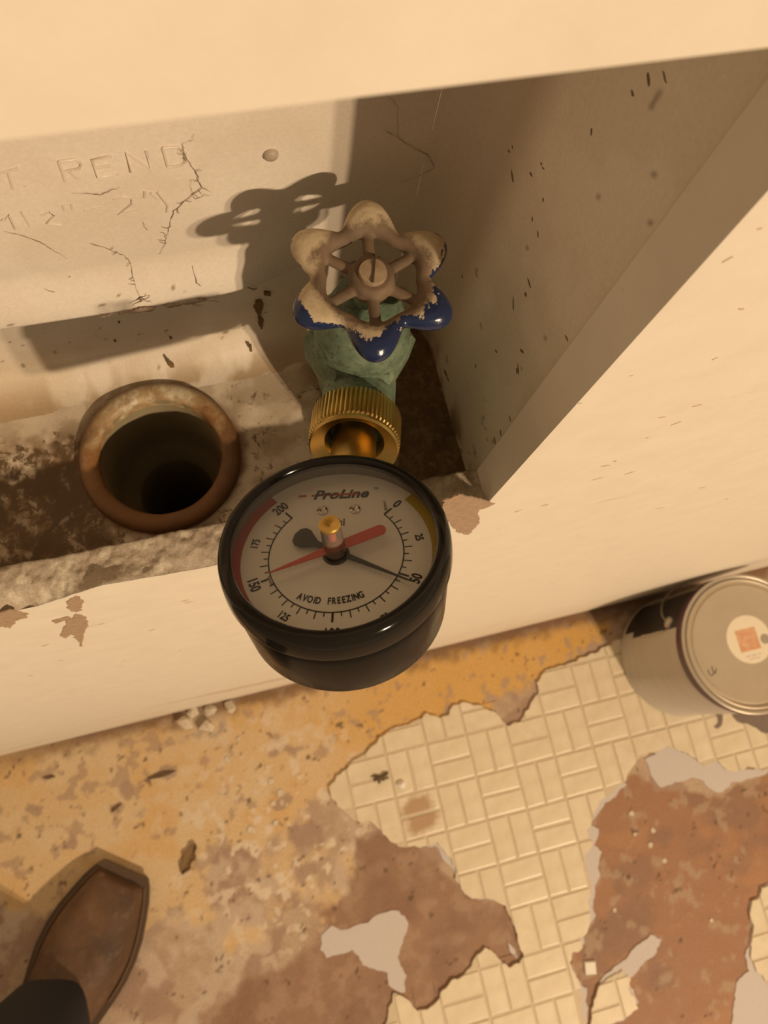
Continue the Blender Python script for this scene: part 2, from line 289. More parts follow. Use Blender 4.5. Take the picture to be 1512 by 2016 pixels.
"wall_marks":[[0.0928,1.0433],[0.1049,1.07],[0.114,1.0438],[0.1203,1.0037],[0.1217,0.959],[0.1392,0.9395],[0.2052,0.8746],[0.0894,1.1008],[0.0887,1.0922],[0.1289,1.0082],[0.1249,0.9843],[0.0848,1.0307],[0.1234,0.9626],[0.2476,0.8234],[0.3054,0.7534],[0.1298,0.9942],[0.1256,0.9414],[0.1141,0.9145],[0.1032,0.9144],[-0.029,0.8817],[-0.0282,0.8764],[-0.0515,0.7221],[-0.0865,0.7144],[-0.0639,0.8712],[-0.1003,0.7936],[-0.1236,0.7634],[-0.0512,0.8244],[-0.0917,0.8497],[-0.081,0.7356],[-0.1288,0.6062],[0.1917,0.7105],[0.1989,0.8438],[0.1705,0.6603]],
"brown_core":[[[0.0579,-0.2362],[0.117,-0.238],[0.1649,-0.2856],[0.1967,-0.3355],[0.2487,-0.3668],[0.2695,-0.4499],[0.1709,-0.5311],[0.101,-0.5231],[-0.1821,-0.4398],[-0.1858,-0.39],[-0.1266,-0.3634],[-0.0708,-0.3602],[-0.0083,-0.3325],[-0.0161,-0.304],[0.0304,-0.2901],[0.0517,-0.262]]]}
STEM_ROT = 2.5

# ---------------------------------------------------------------- materials
def wall_paint():
    m = Mat('wall_paint')
    a = m.noise(55, 4, .6); b = m.noise(260, 3, .7, (1, 1, .25), .5); d = m.noise(900, 2)
    base = m.ramp(a, [(.3, (.80, .735, .64)), (.7, (.86, .80, .70))])
    streak = m.noise(38, 6, .72, (.35, 1, 2.2), 1.2)
    base = m.mix(m.ramp(streak, [(.655, 0), (.70, .55)]), base, (.55, .46, .36))
    speck = m.noise(420, 3, .7, (1, 1, .5))
    base = m.mix(m.ramp(speck, [(.75, 0), (.78, .5)]), base, (.40, .30, .2))
    sep = m.new('ShaderNodeSeparateXYZ'); m.link(m.co(), sep.inputs[0])
    low = m.ramp(m.math('MULTIPLY', sep.outputs[2], 3.0), [(.0, .85), (.05, .5), (.3, .35), (.62, .30), (.8, 0)])
    sc = m.noise(26, 5, .65, (.3, 1, 3.5), .8)
    base = m.mix(m.mix(1.0, m.ramp(sc, [(.50, 0), (.66, 1)]), low, 'MULTIPLY'), base, (.42, .30, .20))
    wl = m.math('ABSOLUTE', m.math('ADD', m.math('ADD', sep.outputs[2], m.math('MULTIPLY', sep.outputs[0], .47)), -.191))
    wl = m.math('ADD', wl, m.math('MULTIPLY', m.math('SUBTRACT', streak, .5), .05))
    rng_ = m.ramp(m.math('ADD', sep.outputs[0], .4), [(.24, 0), (.33, 1), (.44, 1), (.50, 0)])
    base = m.mix(m.mix(1.0, m.ramp(wl, [(.004, .75), (.016, 0)]), rng_, 'MULTIPLY'), base, (.42, .29, .19))
    m.color(base).rough(.55).bump(m.mix(.5, a, d), .10, .001)
    return m.m
M_WALL = wall_paint()
def tint_mat(name, rough=.7, fine=700, amt=.35, bump=.3, bd=.0008, spec=.4, grime=False):
    m = Mat(name); at = m.new('ShaderNodeAttribute', attribute_name='tint')
    f = m.noise(fine, 5, .65); g = m.noise(fine * .23, 4, .6)
    c = m.mix(m.ramp(f, [(.3, 0), (.7, 1)]), (1 - amt,) * 3, (1 + amt * .3,) * 3)
    c = m.mix(1.0, at.outputs['Color'], c, 'MULTIPLY')
    if grime:
        h = m.noise(240, 9, .72, None, .6); h2 = m.noise(95, 6, .65)
        s_ = m.math('ADD', m.math('ADD', m.math('MULTIPLY', h, .65), m.math('MULTIPLY', h2, .35)), m.math('MULTIPLY', at.outputs['Alpha'], .12))
        c = m.mix(m.ramp(s_, [(.575, 0), (.64, .92)]), c, (.105, .06, .024))
        c = m.mix(m.ramp(m.noise(480, 4, .6), [(.70, 0), (.75, .85)]), c, (.06, .035, .015))
    m.color(c).rough(rough).bump(m.mix(.5, f, g), bump, bd); m.b.inputs['Specular IOR Level'].default_value = spec
    return m.m
M_FLOOR = tint_mat('worn_floor', .6, 330, .20, .25, .001)
M_BOX = tint_mat('grimy_white_plastic', .42, 900, .09, .10, .0004)
M_BOXFLOOR = tint_mat('grimy_box_floor', .45, 900, .10, .12, .0005, .4, True)
M_EDGE = tint_mat('crumbled_gypsum', .9, 1100, .26, .5, .001, .2)
M_FELT = plain('grey_felt_backing', srgb(202, 194, 192), .95, 0, .10, 500, .4)
M_GROUT = plain('vinyl_groove', (.60, .505, .36), .6, 0, .12, 200, .2)
def brick_mat():
    m = Mat('cream_vinyl'); oi = m.new('ShaderNodeObjectInfo')
    a = m.noise(45, 5, .65); s = m.noise(170, 4, .7)
    c = m.ramp(a, [(.3, (.68, .58, .42)), (.7, (.79, .70, .54))])
    c = m.mix(m.ramp(s, [(.68, 0), (.75, .7)]), c, (.30, .21, .13))
    c = m.mix(m.math('MULTIPLY', oi.outputs['Random'], .22), c, (.60, .47, .32))
    ge = m.new('ShaderNodeNewGeometry'); vd = m.new('ShaderNodeVectorMath', operation='DISTANCE'); m.link(ge.outputs['Position'], vd.inputs[0]); vd.inputs[1].default_value = (.157, -.222, .004)
    st = m.math('ADD', m.math('MULTIPLY', vd.outputs['Value'], 30.0), m.math('MULTIPLY', m.math('SUBTRACT', a, .5), 1.2))
    c = m.mix(m.ramp(st, [(.55, .8), (.95, 0)]), c, (.40, .235, .12))
    m.color(c).rough(.38).bump(s, .12, .0006); return m.m
M_BRICK = brick_mat()

# ---------------------------------------------------------------- floor
FX0, FX1, FY0, FY1 = -.52, .90, -.70, 0.0
nx, ny = 474, 234
gx, gy = np.meshgrid(np.linspace(FX0, FX1, nx), np.linspace(FY0, FY1, ny))
px, py = gx.ravel(), gy.ravel()
wx = px + (fbm(px * 38, py * 38, 5, 1) - .5) * .034; wy = py + (fbm(px * 38, py * 38, 5, 2) - .5) * .034
n1 = fbm(px * 14, py * 14, 5, 3); n2 = fbm(px * 60, py * 60, 5, 4); n3 = fbm(px * 9, py * 22, 4, 5); n4 = fbm(px * 120, py * 120, 3, 6)
def lerp(c, col, w): w = np.clip(w, 0, 1)[:, None]; return c * (1 - w) + np.asarray(col) * w
col = np.tile(np.array((.51, .375, .27)), (px.size, 1))
col = lerp(col, (.45, .315, .22), sstep(.45, .62, n2) * .7)
col = lerp(col, (.37, .245, .18), sstep(.49, .58, fbm(px * 26, py * 26, 5, 14)) * .8)
core = sstep(.008, -.008, sdist(wx, wy, D['brown_core'][0]))
cc = np.tile(np.array((.325, .19, .12)), (px.size, 1)); cc = lerp(cc, (.38, .24, .16), sstep(.45, .6, n2)); cc = lerp(cc, (.255, .14, .09), sstep(.52, .7, n1) * .7)
col = col * (1 - core[:, None]) + cc * core[:, None]
br = sstep(.004, -.004, sdist(wx, wy, D['brown_right'][0]))
cr = np.tile(np.array((.36, .19, .11)), (px.size, 1)); cr = lerp(cr, (.42, .22, .115), sstep(.46, .62, n3) * .8); cr = lerp(cr, (.27, .155, .105), sstep(.52, .7, n1) * .8)
cr = lerp(cr, (.45, .33, .23), sstep(.60, .68, n2) * .6)
col = col * (1 - br[:, None]) + cr * br[:, None]
lav = sstep(.47, .60, fbm(px * 30, py * 30, 5, 7)) * sstep(.10, -.02, px - .08) * (1 - core)      # pale mauve scuffed bloom on the old backing
col = lerp(col, (.60, .475, .37), lav * .8)
for i, P in enumerate(D['yellow']):
    d = sdist(wx, wy, P)
    w = sstep(.012, -.006, d + (n2 - .5) * .05)
    yc = np.tile(np.array((.68, .49, .28)), (px.size, 1))
    yc = lerp(yc, (.66, .365, .085), sstep(.5, .66, n1) * (.35 if i == 0 else .25))
    yc = lerp(yc, (.70, .54, .35), sstep(.5, .62, fbm(px * 22, py * 22, 4, 8)) * .7)
    if i == 0: yc = lerp(yc, (.66, .37, .08), sstep(-.02, .16, px) * .75)
    yc = lerp(yc, (.42, .29, .20), sstep(.63, .67, n2) * .7)
    yc = lerp(yc, (.28, .17, .08), sstep(.80, .84, n4) * .7)
    if i == 2: w = w * sstep(.40, .55, fbm(px * 26, py * 26, 4, 9)) * .85
    col = col * (1 - w[:, None]) + yc * w[:, None]
for (sx, sy) in D['patch']:
    r = np.hypot(wx - sx, (wy - sy) * 1.3); rad = .010 + .012 * random.random()
    col = lerp(col, (.40, .275, .20), sstep(rad, rad * .75, r) * .85)
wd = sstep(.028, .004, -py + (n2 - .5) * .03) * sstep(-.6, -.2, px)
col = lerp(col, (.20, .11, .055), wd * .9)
crumb = sstep(.055, .0, np.hypot(wx + .11, (wy + .03) * 1.1)); col = lerp(col, (.45, .35, .27), crumb * sstep(.45, .6, n2))
wh = sstep(.60, .66, fbm(px * 75, py * 75, 4, 10)) * sstep(.24, .05, np.hypot(px + .04, py + .20)) * (1 - core)
col = lerp(col, (.74, .62, .48), wh)
dk = sstep(.77, .80, fbm(px * 85, py * 110, 4, 11)); col = lerp(col, (.10, .06, .03), dk * .8)
for P in D['dark_patch']: col = lerp(col, (.20, .155, .13), sstep(.003, -.003, sdist(wx, wy, P)))  # floor toned dark grey inside the patches beside the can
hz = (n2 - .5) * .0012
mb = MB(); mb.v = [(float(a), float(b), float(c)) for a, b, c in zip(px, py, hz)]
mb.f = [(j * nx + i, j * nx + i + 1, (j + 1) * nx + i + 1, (j + 1) * nx + i) for j in range(ny - 1) for i in range(nx - 1)]
k0 = len(mb.v)
OX0, OX1, OY0 = -1.5, 1.7, -2.6
mb.add([(OX0, OY0, 0), (OX1, OY0, 0), (OX1, FY0, 0), (OX0, FY0, 0), (OX0, 0, 0), (FX0, FY0, 0), (FX0, 0, 0), (FX1, FY0, 0), (OX1, 0, 0), (FX1, 0, 0)],
       [(0, 1, 2, 3), (3, 5, 6, 4), (7, 2, 8, 9)])
floor = mb.build('floor', M_FLOOR, None, 180); tag(floor, kind='structure')
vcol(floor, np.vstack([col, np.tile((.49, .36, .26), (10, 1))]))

# grey felt that stayed stuck where the vinyl tore away, then the torn vinyl sheet with its embossed bricks
for i, P in enumerate(D['felt']):
    f = MB().prism(jag(P, .004, .005, 80, i), -.0006, .0011 + .0001 * i).build('felt_backing', M_FELT, floor)
    f['label'] = 'pale grey felt left where vinyl tore away'
PIT = .0612; ROT = math.radians(-1.0); O0 = (.2195, -.1620)
ex = (math.cos(ROT), math.sin(ROT)); ey = (-math.sin(ROT), math.cos(ROT))
meshes = {}
def brick_mesh(w, h, nm):
    if nm not in meshes:
        m = MB(); b = .0018; J = lambda: random.uniform(-.0007, .0007)
        lo = [(-w / 2, -h / 2), (w / 2, -h / 2), (w / 2, h / 2), (-w / 2, h / 2)]
        vs = [(x, y, 0.003) for x, y in lo] + [(x, y, .0042) for x, y in lo] + [(x - math.copysign(b, x), y - math.copysign(b, y), .0047) for x, y in lo]
        vs = [(x + dx, y + dy, z) for (x, y, z), (dx, dy) in zip(vs, [(J(), J()) for _ in range(4)] * 3)]
        fs = [(8, 9, 10, 11)]
        for i in range(4):
            j = (i + 1) % 4; fs += [(i, j, j + 4, i + 4), (i + 4, j + 4, j + 8, i + 8)]
        m.add(vs, fs); me = bpy.data.meshes.new('brick'); me.from_pydata([tuple(v) for v in m.v], [], m.f); me.materials.append(M_BRICK); meshes[nm] = me
    return meshes[nm]
nb = 0
for si, P in enumerate(D['vinyl']):
    poly = jag(P, .0035, .0042, 110, 20 + si)
    if area(poly) < 0: poly = poly[::-1]
    sheet = MB().prism(poly, -.0004, .0034).build('vinyl_sheet', M_GROUT, floor)
    P_ = np.array(poly)
    for i in range(-8, 13):
        for j in range(-10, 5):
            H = (i + j) % 2 == 0
            for s_ in (-1, 1):
                dx, dy = (0, s_ * PIT / 4) if H else (s_ * PIT / 4, 0)
                w, h = (PIT * .938, PIT * .5 * .865) if H else (PIT * .5 * .865, PIT * .938)
                lx, ly = i * PIT + dx, j * PIT + dy
                cx, cy = O0[0] + lx * ex[0] + ly * ey[0], O0[1] + lx * ex[1] + ly * ey[1]
                if cx > .87 or cy < -.66 or cy > .02: continue
                rect = [(cx + a * w / 2 * ex[0] + b * h / 2 * ey[0], cy + a * w / 2 * ex[1] + b * h / 2 * ey[1]) for a, b in ((-1, -1), (1, -1), (1, 1), (-1, 1))]
                if max(p[1] for p in rect) > -.001: continue
                if P_[:, 0].min() > cx + .03 or P_[:, 0].max() < cx - .03 or P_[:, 1].min() > cy + .03 or P_[:, 1].max() < cy - .03: continue
                cp = clip(poly, rect); A = abs(area(cp)) if len(cp) > 2 else 0
                if A < .12 * w * h: continue
                if A > .995 * w * h:
                    o = link('brick', brick_mesh(w, h, ('H' if H else 'V') + str(random.randrange(6))), sheet); o.location = (cx, cy, random.uniform(-.0002, .0002)); o.rotation_euler = (0, 0, ROT + random.uniform(-.006, .006))
                else:
                    q_ = []
                    for p in cp:
                        if not q_ or math.hypot(p[0] - q_[-1][0], p[1] - q_[-1][1]) > 2e-5: q_.append(p)
                    o = MB().prism(q_, .003, .0046).build('brick', M_BRICK, sheet)
                nb += 1
M_DARK_PATCH = plain('dark_grey_film', (.20, .155, .13), .8, 0, .25, 150, .3)  # thin dark grey patches laid over the vinyl beside the can
for i, P in enumerate(D['dark_patch']):
    MB().prism(jag(P, .003, .004, 120, 40 + i), .0030, .0052 - .0001 * i).build('dark_film', M_DARK_PATCH, floor)['label'] = 'dark grey patch at the foot of the paint can'

# ---------------------------------------------------------------- wall with the cut opening
ZB, ZT, XR, XL, TH = .932, 1.1395, .084, -.245, .0128
w = MB()
xs = [OX0, XL, XR, OX1]; zs = [0, ZB, ZT, 2.45]
for i in range(3):
    for j in range(3):
        if i == 1 and j == 1: continue
        w.add([(xs[i], 0, zs[j]), (xs[i + 1], 0, zs[j]), (xs[i + 1], 0, zs[j + 1]), (xs[i], 0, zs[j + 1])], [(0, 1, 2, 3)])
def jamb(a, b):
    w.add([(a[0], 0, a[1]), (b[0], 0, b[1]), (b[0], TH, b[1]), (a[0], TH, a[1])], [(0, 1, 2, 3)])
jamb((XR, ZB), (XR, ZT)); jamb((XR, ZT), (XL, ZT)); jamb((XL, ZT), (XL, ZB))
wall = w.build('wall_back', M_WALL); tag(wall, kind='structure')
# broken lower edge of the drywall: painted lip in front, crumbled gypsum on top
lf = np.array(D['ledge_front'] + [[.02, .9375], [.06, .9385], [.084, .9405]])
def F(x):
    return float(np.interp(x, [XL] + list(lf[:, 0]), [.935] + list(lf[:, 1]))) + (float(fbm(x * 160, 3.3, 4, 2)) - .5) * .0032
N = 360
X = [XL + (XR - XL) * i / (N - 1) for i in range(N)]
lip = MB(); lip.v = [(x, 0, ZB) for x in X] + [(x, -.0001, F(x)) for x in X]; lip.f = [(i, i + 1, N + i + 1, N + i) for i in range(N - 1)]
lip.build('painted_lip', M_WALL, wall)
K = 22
def ledge(u, v):
    x = XL + (XR - XL) * u; y = v * .0136
    f = F(x); t = min(1, v * 2.2); z = f + (.9384 - f) * (t * t * (3 - 2 * t))
    z += (float(fbm(x * 420, y * 420, 4, 3)) - .5) * .0020 * min(1, v * 5 + .1) + (float(fbm(x * 90, y * 90, 3, 4)) - .5) * .0010 * min(1, v * 4)
    y2 = y + (float(fbm(x * 200, 8.8, 4, 5)) - .5) * .0016 * v
    return (x, y2, z)
lg = MB().grid(520, K, ledge); n = len(lg.v)
last = n - 520
lg.v += [(lg.v[last + i][0], lg.v[last + i][1] + .0002, .905) for i in range(520)]
lg.f += [(last + i, last + i + 1, n + i + 1, n + i) for i in range(519)]
ed = lg.build('drywall_edge', M_EDGE, wall, 180)
ed['label'] = 'crumbled bare gypsum edge under the opening'
ex_ = np.array([v[0] for v in lg.v]); ey_ = np.array([v[1] for v in lg.v])
g1 = fbm(ex_ * 230, ey_ * 230, 4, 12); g2 = fbm(ex_ * 60, ey_ * 90, 4, 13)
ec = np.tile(np.array((.52, .43, .335)), (len(ex_), 1)); ec = lerp(ec, (.70, .62, .49), sstep(.52, .66, g1)); ec = lerp(ec, (.33, .25, .19), sstep(.54, .68, g2) * .6)
ec = lerp(ec, (.30, .245, .18), sstep(.011, .0136, ey_) * .7)
ec = lerp(ec, (.72, .64, .50), sstep(-.03, .03, ex_) * sstep(.012, .004, ey_) * .55)
vcol(ed, ec)
M_TORN = plain('torn_paper_facing', (.40, .28, .19), .95, 0, .35, 350, .6)
for i, P in enumerate(D['torn']):
    Mx = Matrix(((1, 0, 0, 0), (0, 0, -1, 0), (0, 1, 0, 0), (0, 0, 0, 1)))
    MB().prism(jag(P, .0012, .0012, 500, i), -.0002, .00025 + .00002 * i, Mx).build('torn_paper', M_TORN, wall)['label'] = 'brown paper bared where the paint tore off'

def marks(name, spots, place, mat, parent, seed):
    rr = random.Random(seed); m = MB()
    for (a, b) in spots:
        sc_ = .45 if b > 1.03 else (.75 if b > .97 else 1.0); L = rr.uniform(.0008, .0026) * sc_; W = rr.uniform(.0004, .0009) * sc_; t = rr.uniform(-.7, .9); n = 7; P = []
        for k in range(n):
            th = 2 * PI * k / n; u, v = L * math.cos(th) * rr.uniform(.7, 1.2), W * math.sin(th) * rr.uniform(.7, 1.3)
            P.append((a + u * math.cos(t) - v * math.sin(t), b + u * math.sin(t) + v * math.cos(t)))
        m.prism(P, -.0001, .00012, place)
    o = m.build(name, mat, parent); o['kind'] = 'stuff'; return o
M_MARK = plain('dark_scuff', (.20, .135, .075), .8, 0, .4, 500)
marks('scuff_marks', D['wall_marks'], Mx, plain('faint_scuff', (.58, .48, .35), .8, 0, .3, 500), wall, 4)

# ---------------------------------------------------------------- recessed plastic outlet box
ZF, YB = .915, .088
box = thing('outlet_box', (-.08, .05, ZF), 'grimy white plastic laundry outlet box with raised lettering sunk in the wall', 'outlet box')
def step_amt(x): return float(1 - sstep(.004, .045, x))
def Yback(x, z):
    k = step_amt(x)
    y = YB
    y -= k * .0056 * float(1 - sstep(.965, .984, z))
    y += k * .0052 * float(1 - sstep(.9628, .9645, z))
    t = max(0.0, min(1.0, (.9285 - z) / .0135))
    return y - .0135 * (1 - math.sqrt(max(0.0, 1 - t * t)))
nxp, nzp = 300, 150
Z_ = list(ZF + .0135 * (1 - np.cos(np.linspace(0, PI / 2, 16)[:-1]))) + list(np.linspace(ZF + .0135, 1.02, 105)) + list(np.linspace(1.022, 1.142, 30))
def bp(u, v):
    x = XL + (.072 - XL) * u; z = Z_[int(round(v * (len(Z_) - 1)))]
    return (x, Yback(x, z) + (float(vnoise(x * 60, z * 60)) - .5) * .0006, z)
bpm = MB().grid(nxp, len(Z_), bp)
back = bpm.build('back_panel', M_BOX, box, 180)
A_ = np.array(bpm.v); bx, bz = A_[:, 0], A_[:, 2]
bc = np.tile(np.array((.77, .70, .62)), (len(bx), 1))
bc = lerp(bc, (.68, .59, .49), sstep(.45, .65, fbm(bx * 30, bz * 30, 5, 21)) * .45)
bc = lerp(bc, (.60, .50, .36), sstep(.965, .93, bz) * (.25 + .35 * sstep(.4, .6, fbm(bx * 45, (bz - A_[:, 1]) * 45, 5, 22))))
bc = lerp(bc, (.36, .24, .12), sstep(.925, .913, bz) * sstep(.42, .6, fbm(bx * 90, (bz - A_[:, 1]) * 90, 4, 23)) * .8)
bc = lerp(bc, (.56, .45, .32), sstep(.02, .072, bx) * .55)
bc = lerp(bc, (.12, .07, .03), sstep(.86, .88, fbm(bx * 330, bz * 330, 2, 24)) * .7 * (bz < .975))
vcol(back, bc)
# side panel with rounded back corner
plan = [(.072, YB)] + [(.072 + .015 * math.sin(a), .073 + .015 * math.cos(a)) for a in np.linspace(0, PI / 2, 9)[1:]]
plan += [(.087, y) for y in np.linspace(.073, TH - .0004, 50)[1:]]
nP = len(plan)
zz = list(np.linspace(ZF, 1.142, 150))
spm = MB().grid(nP, 150, lambda u, v: (*plan[int(round(u * (nP - 1)))], zz[int(round(v * 149))]))
side = spm.build('side_panel', M_BOX, box, 180)
A_ = np.array(spm.v); sy, sz = A_[:, 1], A_[:, 2]
sc = np.tile(np.array((.88, .80, .68)), (len(sy), 1))
sc = lerp(sc, (.72, .63, .50), sstep(.45, .62, fbm(sy * 40, sz * 40, 5, 31)) * .35)
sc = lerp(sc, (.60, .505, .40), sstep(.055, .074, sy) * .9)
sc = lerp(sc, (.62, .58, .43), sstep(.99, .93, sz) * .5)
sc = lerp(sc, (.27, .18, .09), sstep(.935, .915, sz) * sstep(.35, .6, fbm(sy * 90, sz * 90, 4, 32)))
sc = lerp(sc, (.12, .075, .035), sstep(.86, .88, fbm(sy * 300, sz * 150, 2, 33)) * .6)
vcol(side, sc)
MB().tube([(.0848, TH + .0002, .936), (.0848, TH + .0002, 1.1385)], .0006, 8).build('flange_edge', plain('flange_plastic', (.74, .66, .54), .5, 0, .06), side, 60)
marks('scuff_marks', D['side_marks'], Matrix(((0, 0, -1, .087), (1, 0, 0, 0), (0, 1, 0, 0), (0, 0, 0, 1))), M_MARK, side, 9)
# bottom panel with the drain hole
DC = (-.0250, .0490)
nbx, nby = 360, 90
bm_ = MB(); bm_.grid(nbx, nby, lambda u, v: (XL + (.0885 - XL) * u, .0125 + (.0885 - .0125) * v, ZF + (float(vnoise((XL + .3335 * u) * 90, v * 6)) - .5) * .0008))
bm_.f = [f for f in bm_.f if all(math.hypot(bm_.v[i][0] - DC[0], bm_.v[i][1] - DC[1]) > .0245 for i in f)]
bot = bm_.build('bottom_panel', M_BOXFLOOR, box, 180)
A_ = np.array(bm_.v); fx, fy = A_[:, 0], A_[:, 1]
fc = np.tile(np.array((.66, .575, .46)), (len(fx), 1))
h1 = fbm(fx * 55, fy * 55, 6, 41); h2 = fbm(fx * 150, fy * 150, 5, 42); h3 = fbm(fx * 300, fy * 300, 3, 43)
fc = lerp(fc, (.46, .36, .25), sstep(.46, .62, h1) * .6 * sstep(.078, .06, fy))
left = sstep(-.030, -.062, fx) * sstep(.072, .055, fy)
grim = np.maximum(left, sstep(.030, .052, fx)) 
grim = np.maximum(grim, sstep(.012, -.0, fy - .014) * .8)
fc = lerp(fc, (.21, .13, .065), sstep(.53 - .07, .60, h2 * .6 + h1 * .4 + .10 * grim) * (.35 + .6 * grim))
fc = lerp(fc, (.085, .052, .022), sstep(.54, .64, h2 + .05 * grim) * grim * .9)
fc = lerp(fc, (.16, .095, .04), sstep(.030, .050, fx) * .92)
fc = lerp(fc, (.30, .24, .12), sstep(.55, .64, h2) * sstep(.03, .05, fx) * .7)
fc = lerp(fc, (.55, .47, .36), sstep(.60, .68, h3) * grim * .5 * sstep(.05, .02, fx))
rr_ = np.hypot(fx - DC[0], fy - DC[1]); fc = lerp(fc, (.17, .085, .03), sstep(.0325, .0285, rr_ + (h2 - .5) * .006))
vcol(bot, fc, np.clip(grim * .9 + .25 * sstep(.075, .05, fy), 0, 1))
MB().add([(XL, TH, 1.142), (.0875, TH, 1.142), (.0875, YB + .001, 1.142), (XL, YB + .001, 1.142)], [(0, 3, 2, 1)]).build('top_panel', plain('box_plastic', (.66, .59, .5), .45), box)
MB().add([(XL, TH, .905), (XL, YB + .001, .905), (XL, YB + .001, 1.142), (XL, TH, 1.142)], [(0, 1, 2, 3)]).build('left_panel', plain('box_plastic_left', (.66, .59, .5), .45), box)
M_PLAS = plain('raised_plastic', (.66, .585, .50), .42, 0, .08, 300)
lt = MB()
for st in D['letters']:
    lt.tube([(x, Yback(x, z) + .00005, z) for x, z in st], .00042, 6)
lt.build('raised_lettering', M_PLAS, back, 60)['label'] = 'thin moulded letters raised on the back panel'
bxx, bzz = D['boss'][0]
Mb = Matrix.Translation((bxx, YB, bzz)) @ Matrix.Rotation(PI / 2, 4, 'X')
MB().lathe([(0, .0015), (.0012, .0014), (.0019, .0008), (.0022, -.0002)], Mb, 20).build('moulded_stud', plain('stud_grey', (.40, .33, .26), .5), back, 60)
# rust and grime blobs stuck to the back panel
M_GRIME = plain('rusty_grime', (.17, .095, .035), .8, 0, .4, 600, .5)
Mx = Matrix(((1, 0, 0, 0), (0, 0, -1, 0), (0, 1, 0, 0), (0, 0, 0, 1)))
def grime(pts, amp=.0006):
    ctr = np.mean(np.array(pts), 0); y = Yback(*ctr)
    M_ = Matrix.Translation((0, y, 0)) @ Mx
    MB().prism(jag(pts, .0006, amp, 900, random.random() * 9), -.0006, .0006, M_).build('grime_spot', M_GRIME, back)
for pts in D['grime']: grime(pts)

# drain standpipe
drain = thing('drain_standpipe', (DC[0], DC[1], ZF), 'open drain standpipe with a rust-stained rim in the box floor left of the gauge', 'drain pipe')
def rim_mat():
    m = Mat('rusty_rim'); a = m.noise(140, 5, .7); s = m.noise(60, 4, .6)
    sep = m.new('ShaderNodeSeparateXYZ'); m.link(m.co(), sep.inputs[0])
    far = m.math('MULTIPLY', sep.outputs[1], 15.0)
    f = m.math('ADD', m.math('MULTIPLY', a, 1.1), far)
    c = m.ramp(f, [(.35, (.19, .085, .025)), (.62, (.27, .135, .05)), (.9, (.42, .31, .18)), (1.0, (.58, .50, .36))])
    c = m.mix(m.ramp(s, [(.52, 0), (.68, .75)]), c, (.12, .055, .02))
    r2 = m.math('SQRT', m.math('ADD', m.math('MULTIPLY', sep.outputs[0], sep.outputs[0]), m.math('MULTIPLY', sep.outputs[1], sep.outputs[1])))
    c = m.mix(m.ramp(m.math('ADD', m.math('MULTIPLY', r2, 30.0), m.math('MULTIPLY', a, .10)), [(.86, 0), (.93, .85)]), c, (.10, .045, .018))
    m.color(c).rough(.5).bump(a, .3, .0008); return m.m
rimp = [(.0296, -.001), (.0293, .0016), (.0284, .0028), (.0262, .0033), (.0242, .0031), (.0229, .0024), (.0222, .0008), (.0221, -.003)]
MB().lathe(rimp, Matrix.Translation((DC[0], DC[1], ZF)), 64, lambda r, i, k: r * (1 + .012 * (vnoise(k * .7, i * .9) - .5))).build('rim', rim_mat(), drain, 50)
pp = plain('pipe_plastic', (.30, .25, .155), .45, 0, .2, 90)
MB().lathe([(.0300, -.0012), (.0300, -.16), (.0155, -.16), (.0155, -.052), (.0160, -.049), (.0196, -.0445), (.0214, -.040), (.0221, -.032), (.0222, .0008)], Matrix.Translation((DC[0], DC[1], ZF)), 64).build('pipe', pp, drain, 40)
MB().lathe([(.0154, -.155), (0, -.155)], Matrix.Translation((DC[0], DC[1], ZF)), 32).build('black_pipe_cap', plain('pipe_cap_black', (.004, .004, .004), .1), drain)  # near-black cap, paints in the darkness at the bottom of the pipe

# ---------------------------------------------------------------- gauge frame and outlet line
GC = Vector((.0197, -.0176, 1.0172))
gx_ = Vector((.9584, -.2144, .1883)).normalized(); gz_ = Vector((-.0788, .4353, .8968)); gz_ = (gz_ - gx_ * gz_.dot(gx_)).normalized(); gy_ = gz_.cross(gx_)
GM = Matrix(((gx_.x, gy_.x, gz_.x, GC.x), (gx_.y, gy_.y, gz_.y, GC.y), (gx_.z, gy_.z, gz_.z, GC.z), (0, 0, 0, 1)))
ST = math.radians(STEM_ROT)
sdir = gy_ * math.cos(ST) + gx_ * math.sin(ST); S0 = GC - gz_ * .0155
sxx = gz_.cross(sdir).normalized(); syy = sdir.cross(sxx)
SM = Matrix(((sxx.x, syy.x, sdir.x, S0.x), (sxx.y, syy.y, sdir.y, S0.y), (sxx.z, syy.z, sdir.z, S0.z), (0, 0, 0, 1)))   # local z runs from the gauge towards the valve

# ---------------------------------------------------------------- valve
VX, VY = .0455, .0487
valve = thing('washer_valve', (VX, VY, ZF), 'green-patinated supply valve with a chipped blue and cream round handle standing in the box', 'valve')
def patina():
    m = Mat('green_patina'); a = m.noise(110, 5, .65); b = m.noise(420, 4, .7)
    c = m.ramp(a, [(.3, (.085, .125, .08)), (.55, (.165, .23, .16)), (.75, (.27, .34, .24))])
    c = m.mix(m.ramp(b, [(.5, 0), (.66, .75)]), c, (.07, .075, .045))
    m.color(c).rough(.6).set(Metallic=.15).bump(b, .35, .0006); return m.m
M_PAT = patina()
VM = Matrix.Translation((VX, VY, 0))
MB().lathe([(.0125, ZF + .0006), (.0125, ZF + .004), (.0100, ZF + .006), (.0098, .935), (.0100, .948), (.0118, .956), (.0126, .966), (.0122, .974), (.0118, .977)], VM, 32, None, True).build('body', M_PAT, valve, 40)
spout = MB()
spout.lathe([(.0102, .0540), (.0108, .0585), (.0112, .0625), (.0112, .0720), (.0105, .0800), (.0098, .0840)], SM, 32, None, True, True)
spout.build('spout', M_PAT, valve, 40)
hx = MB()
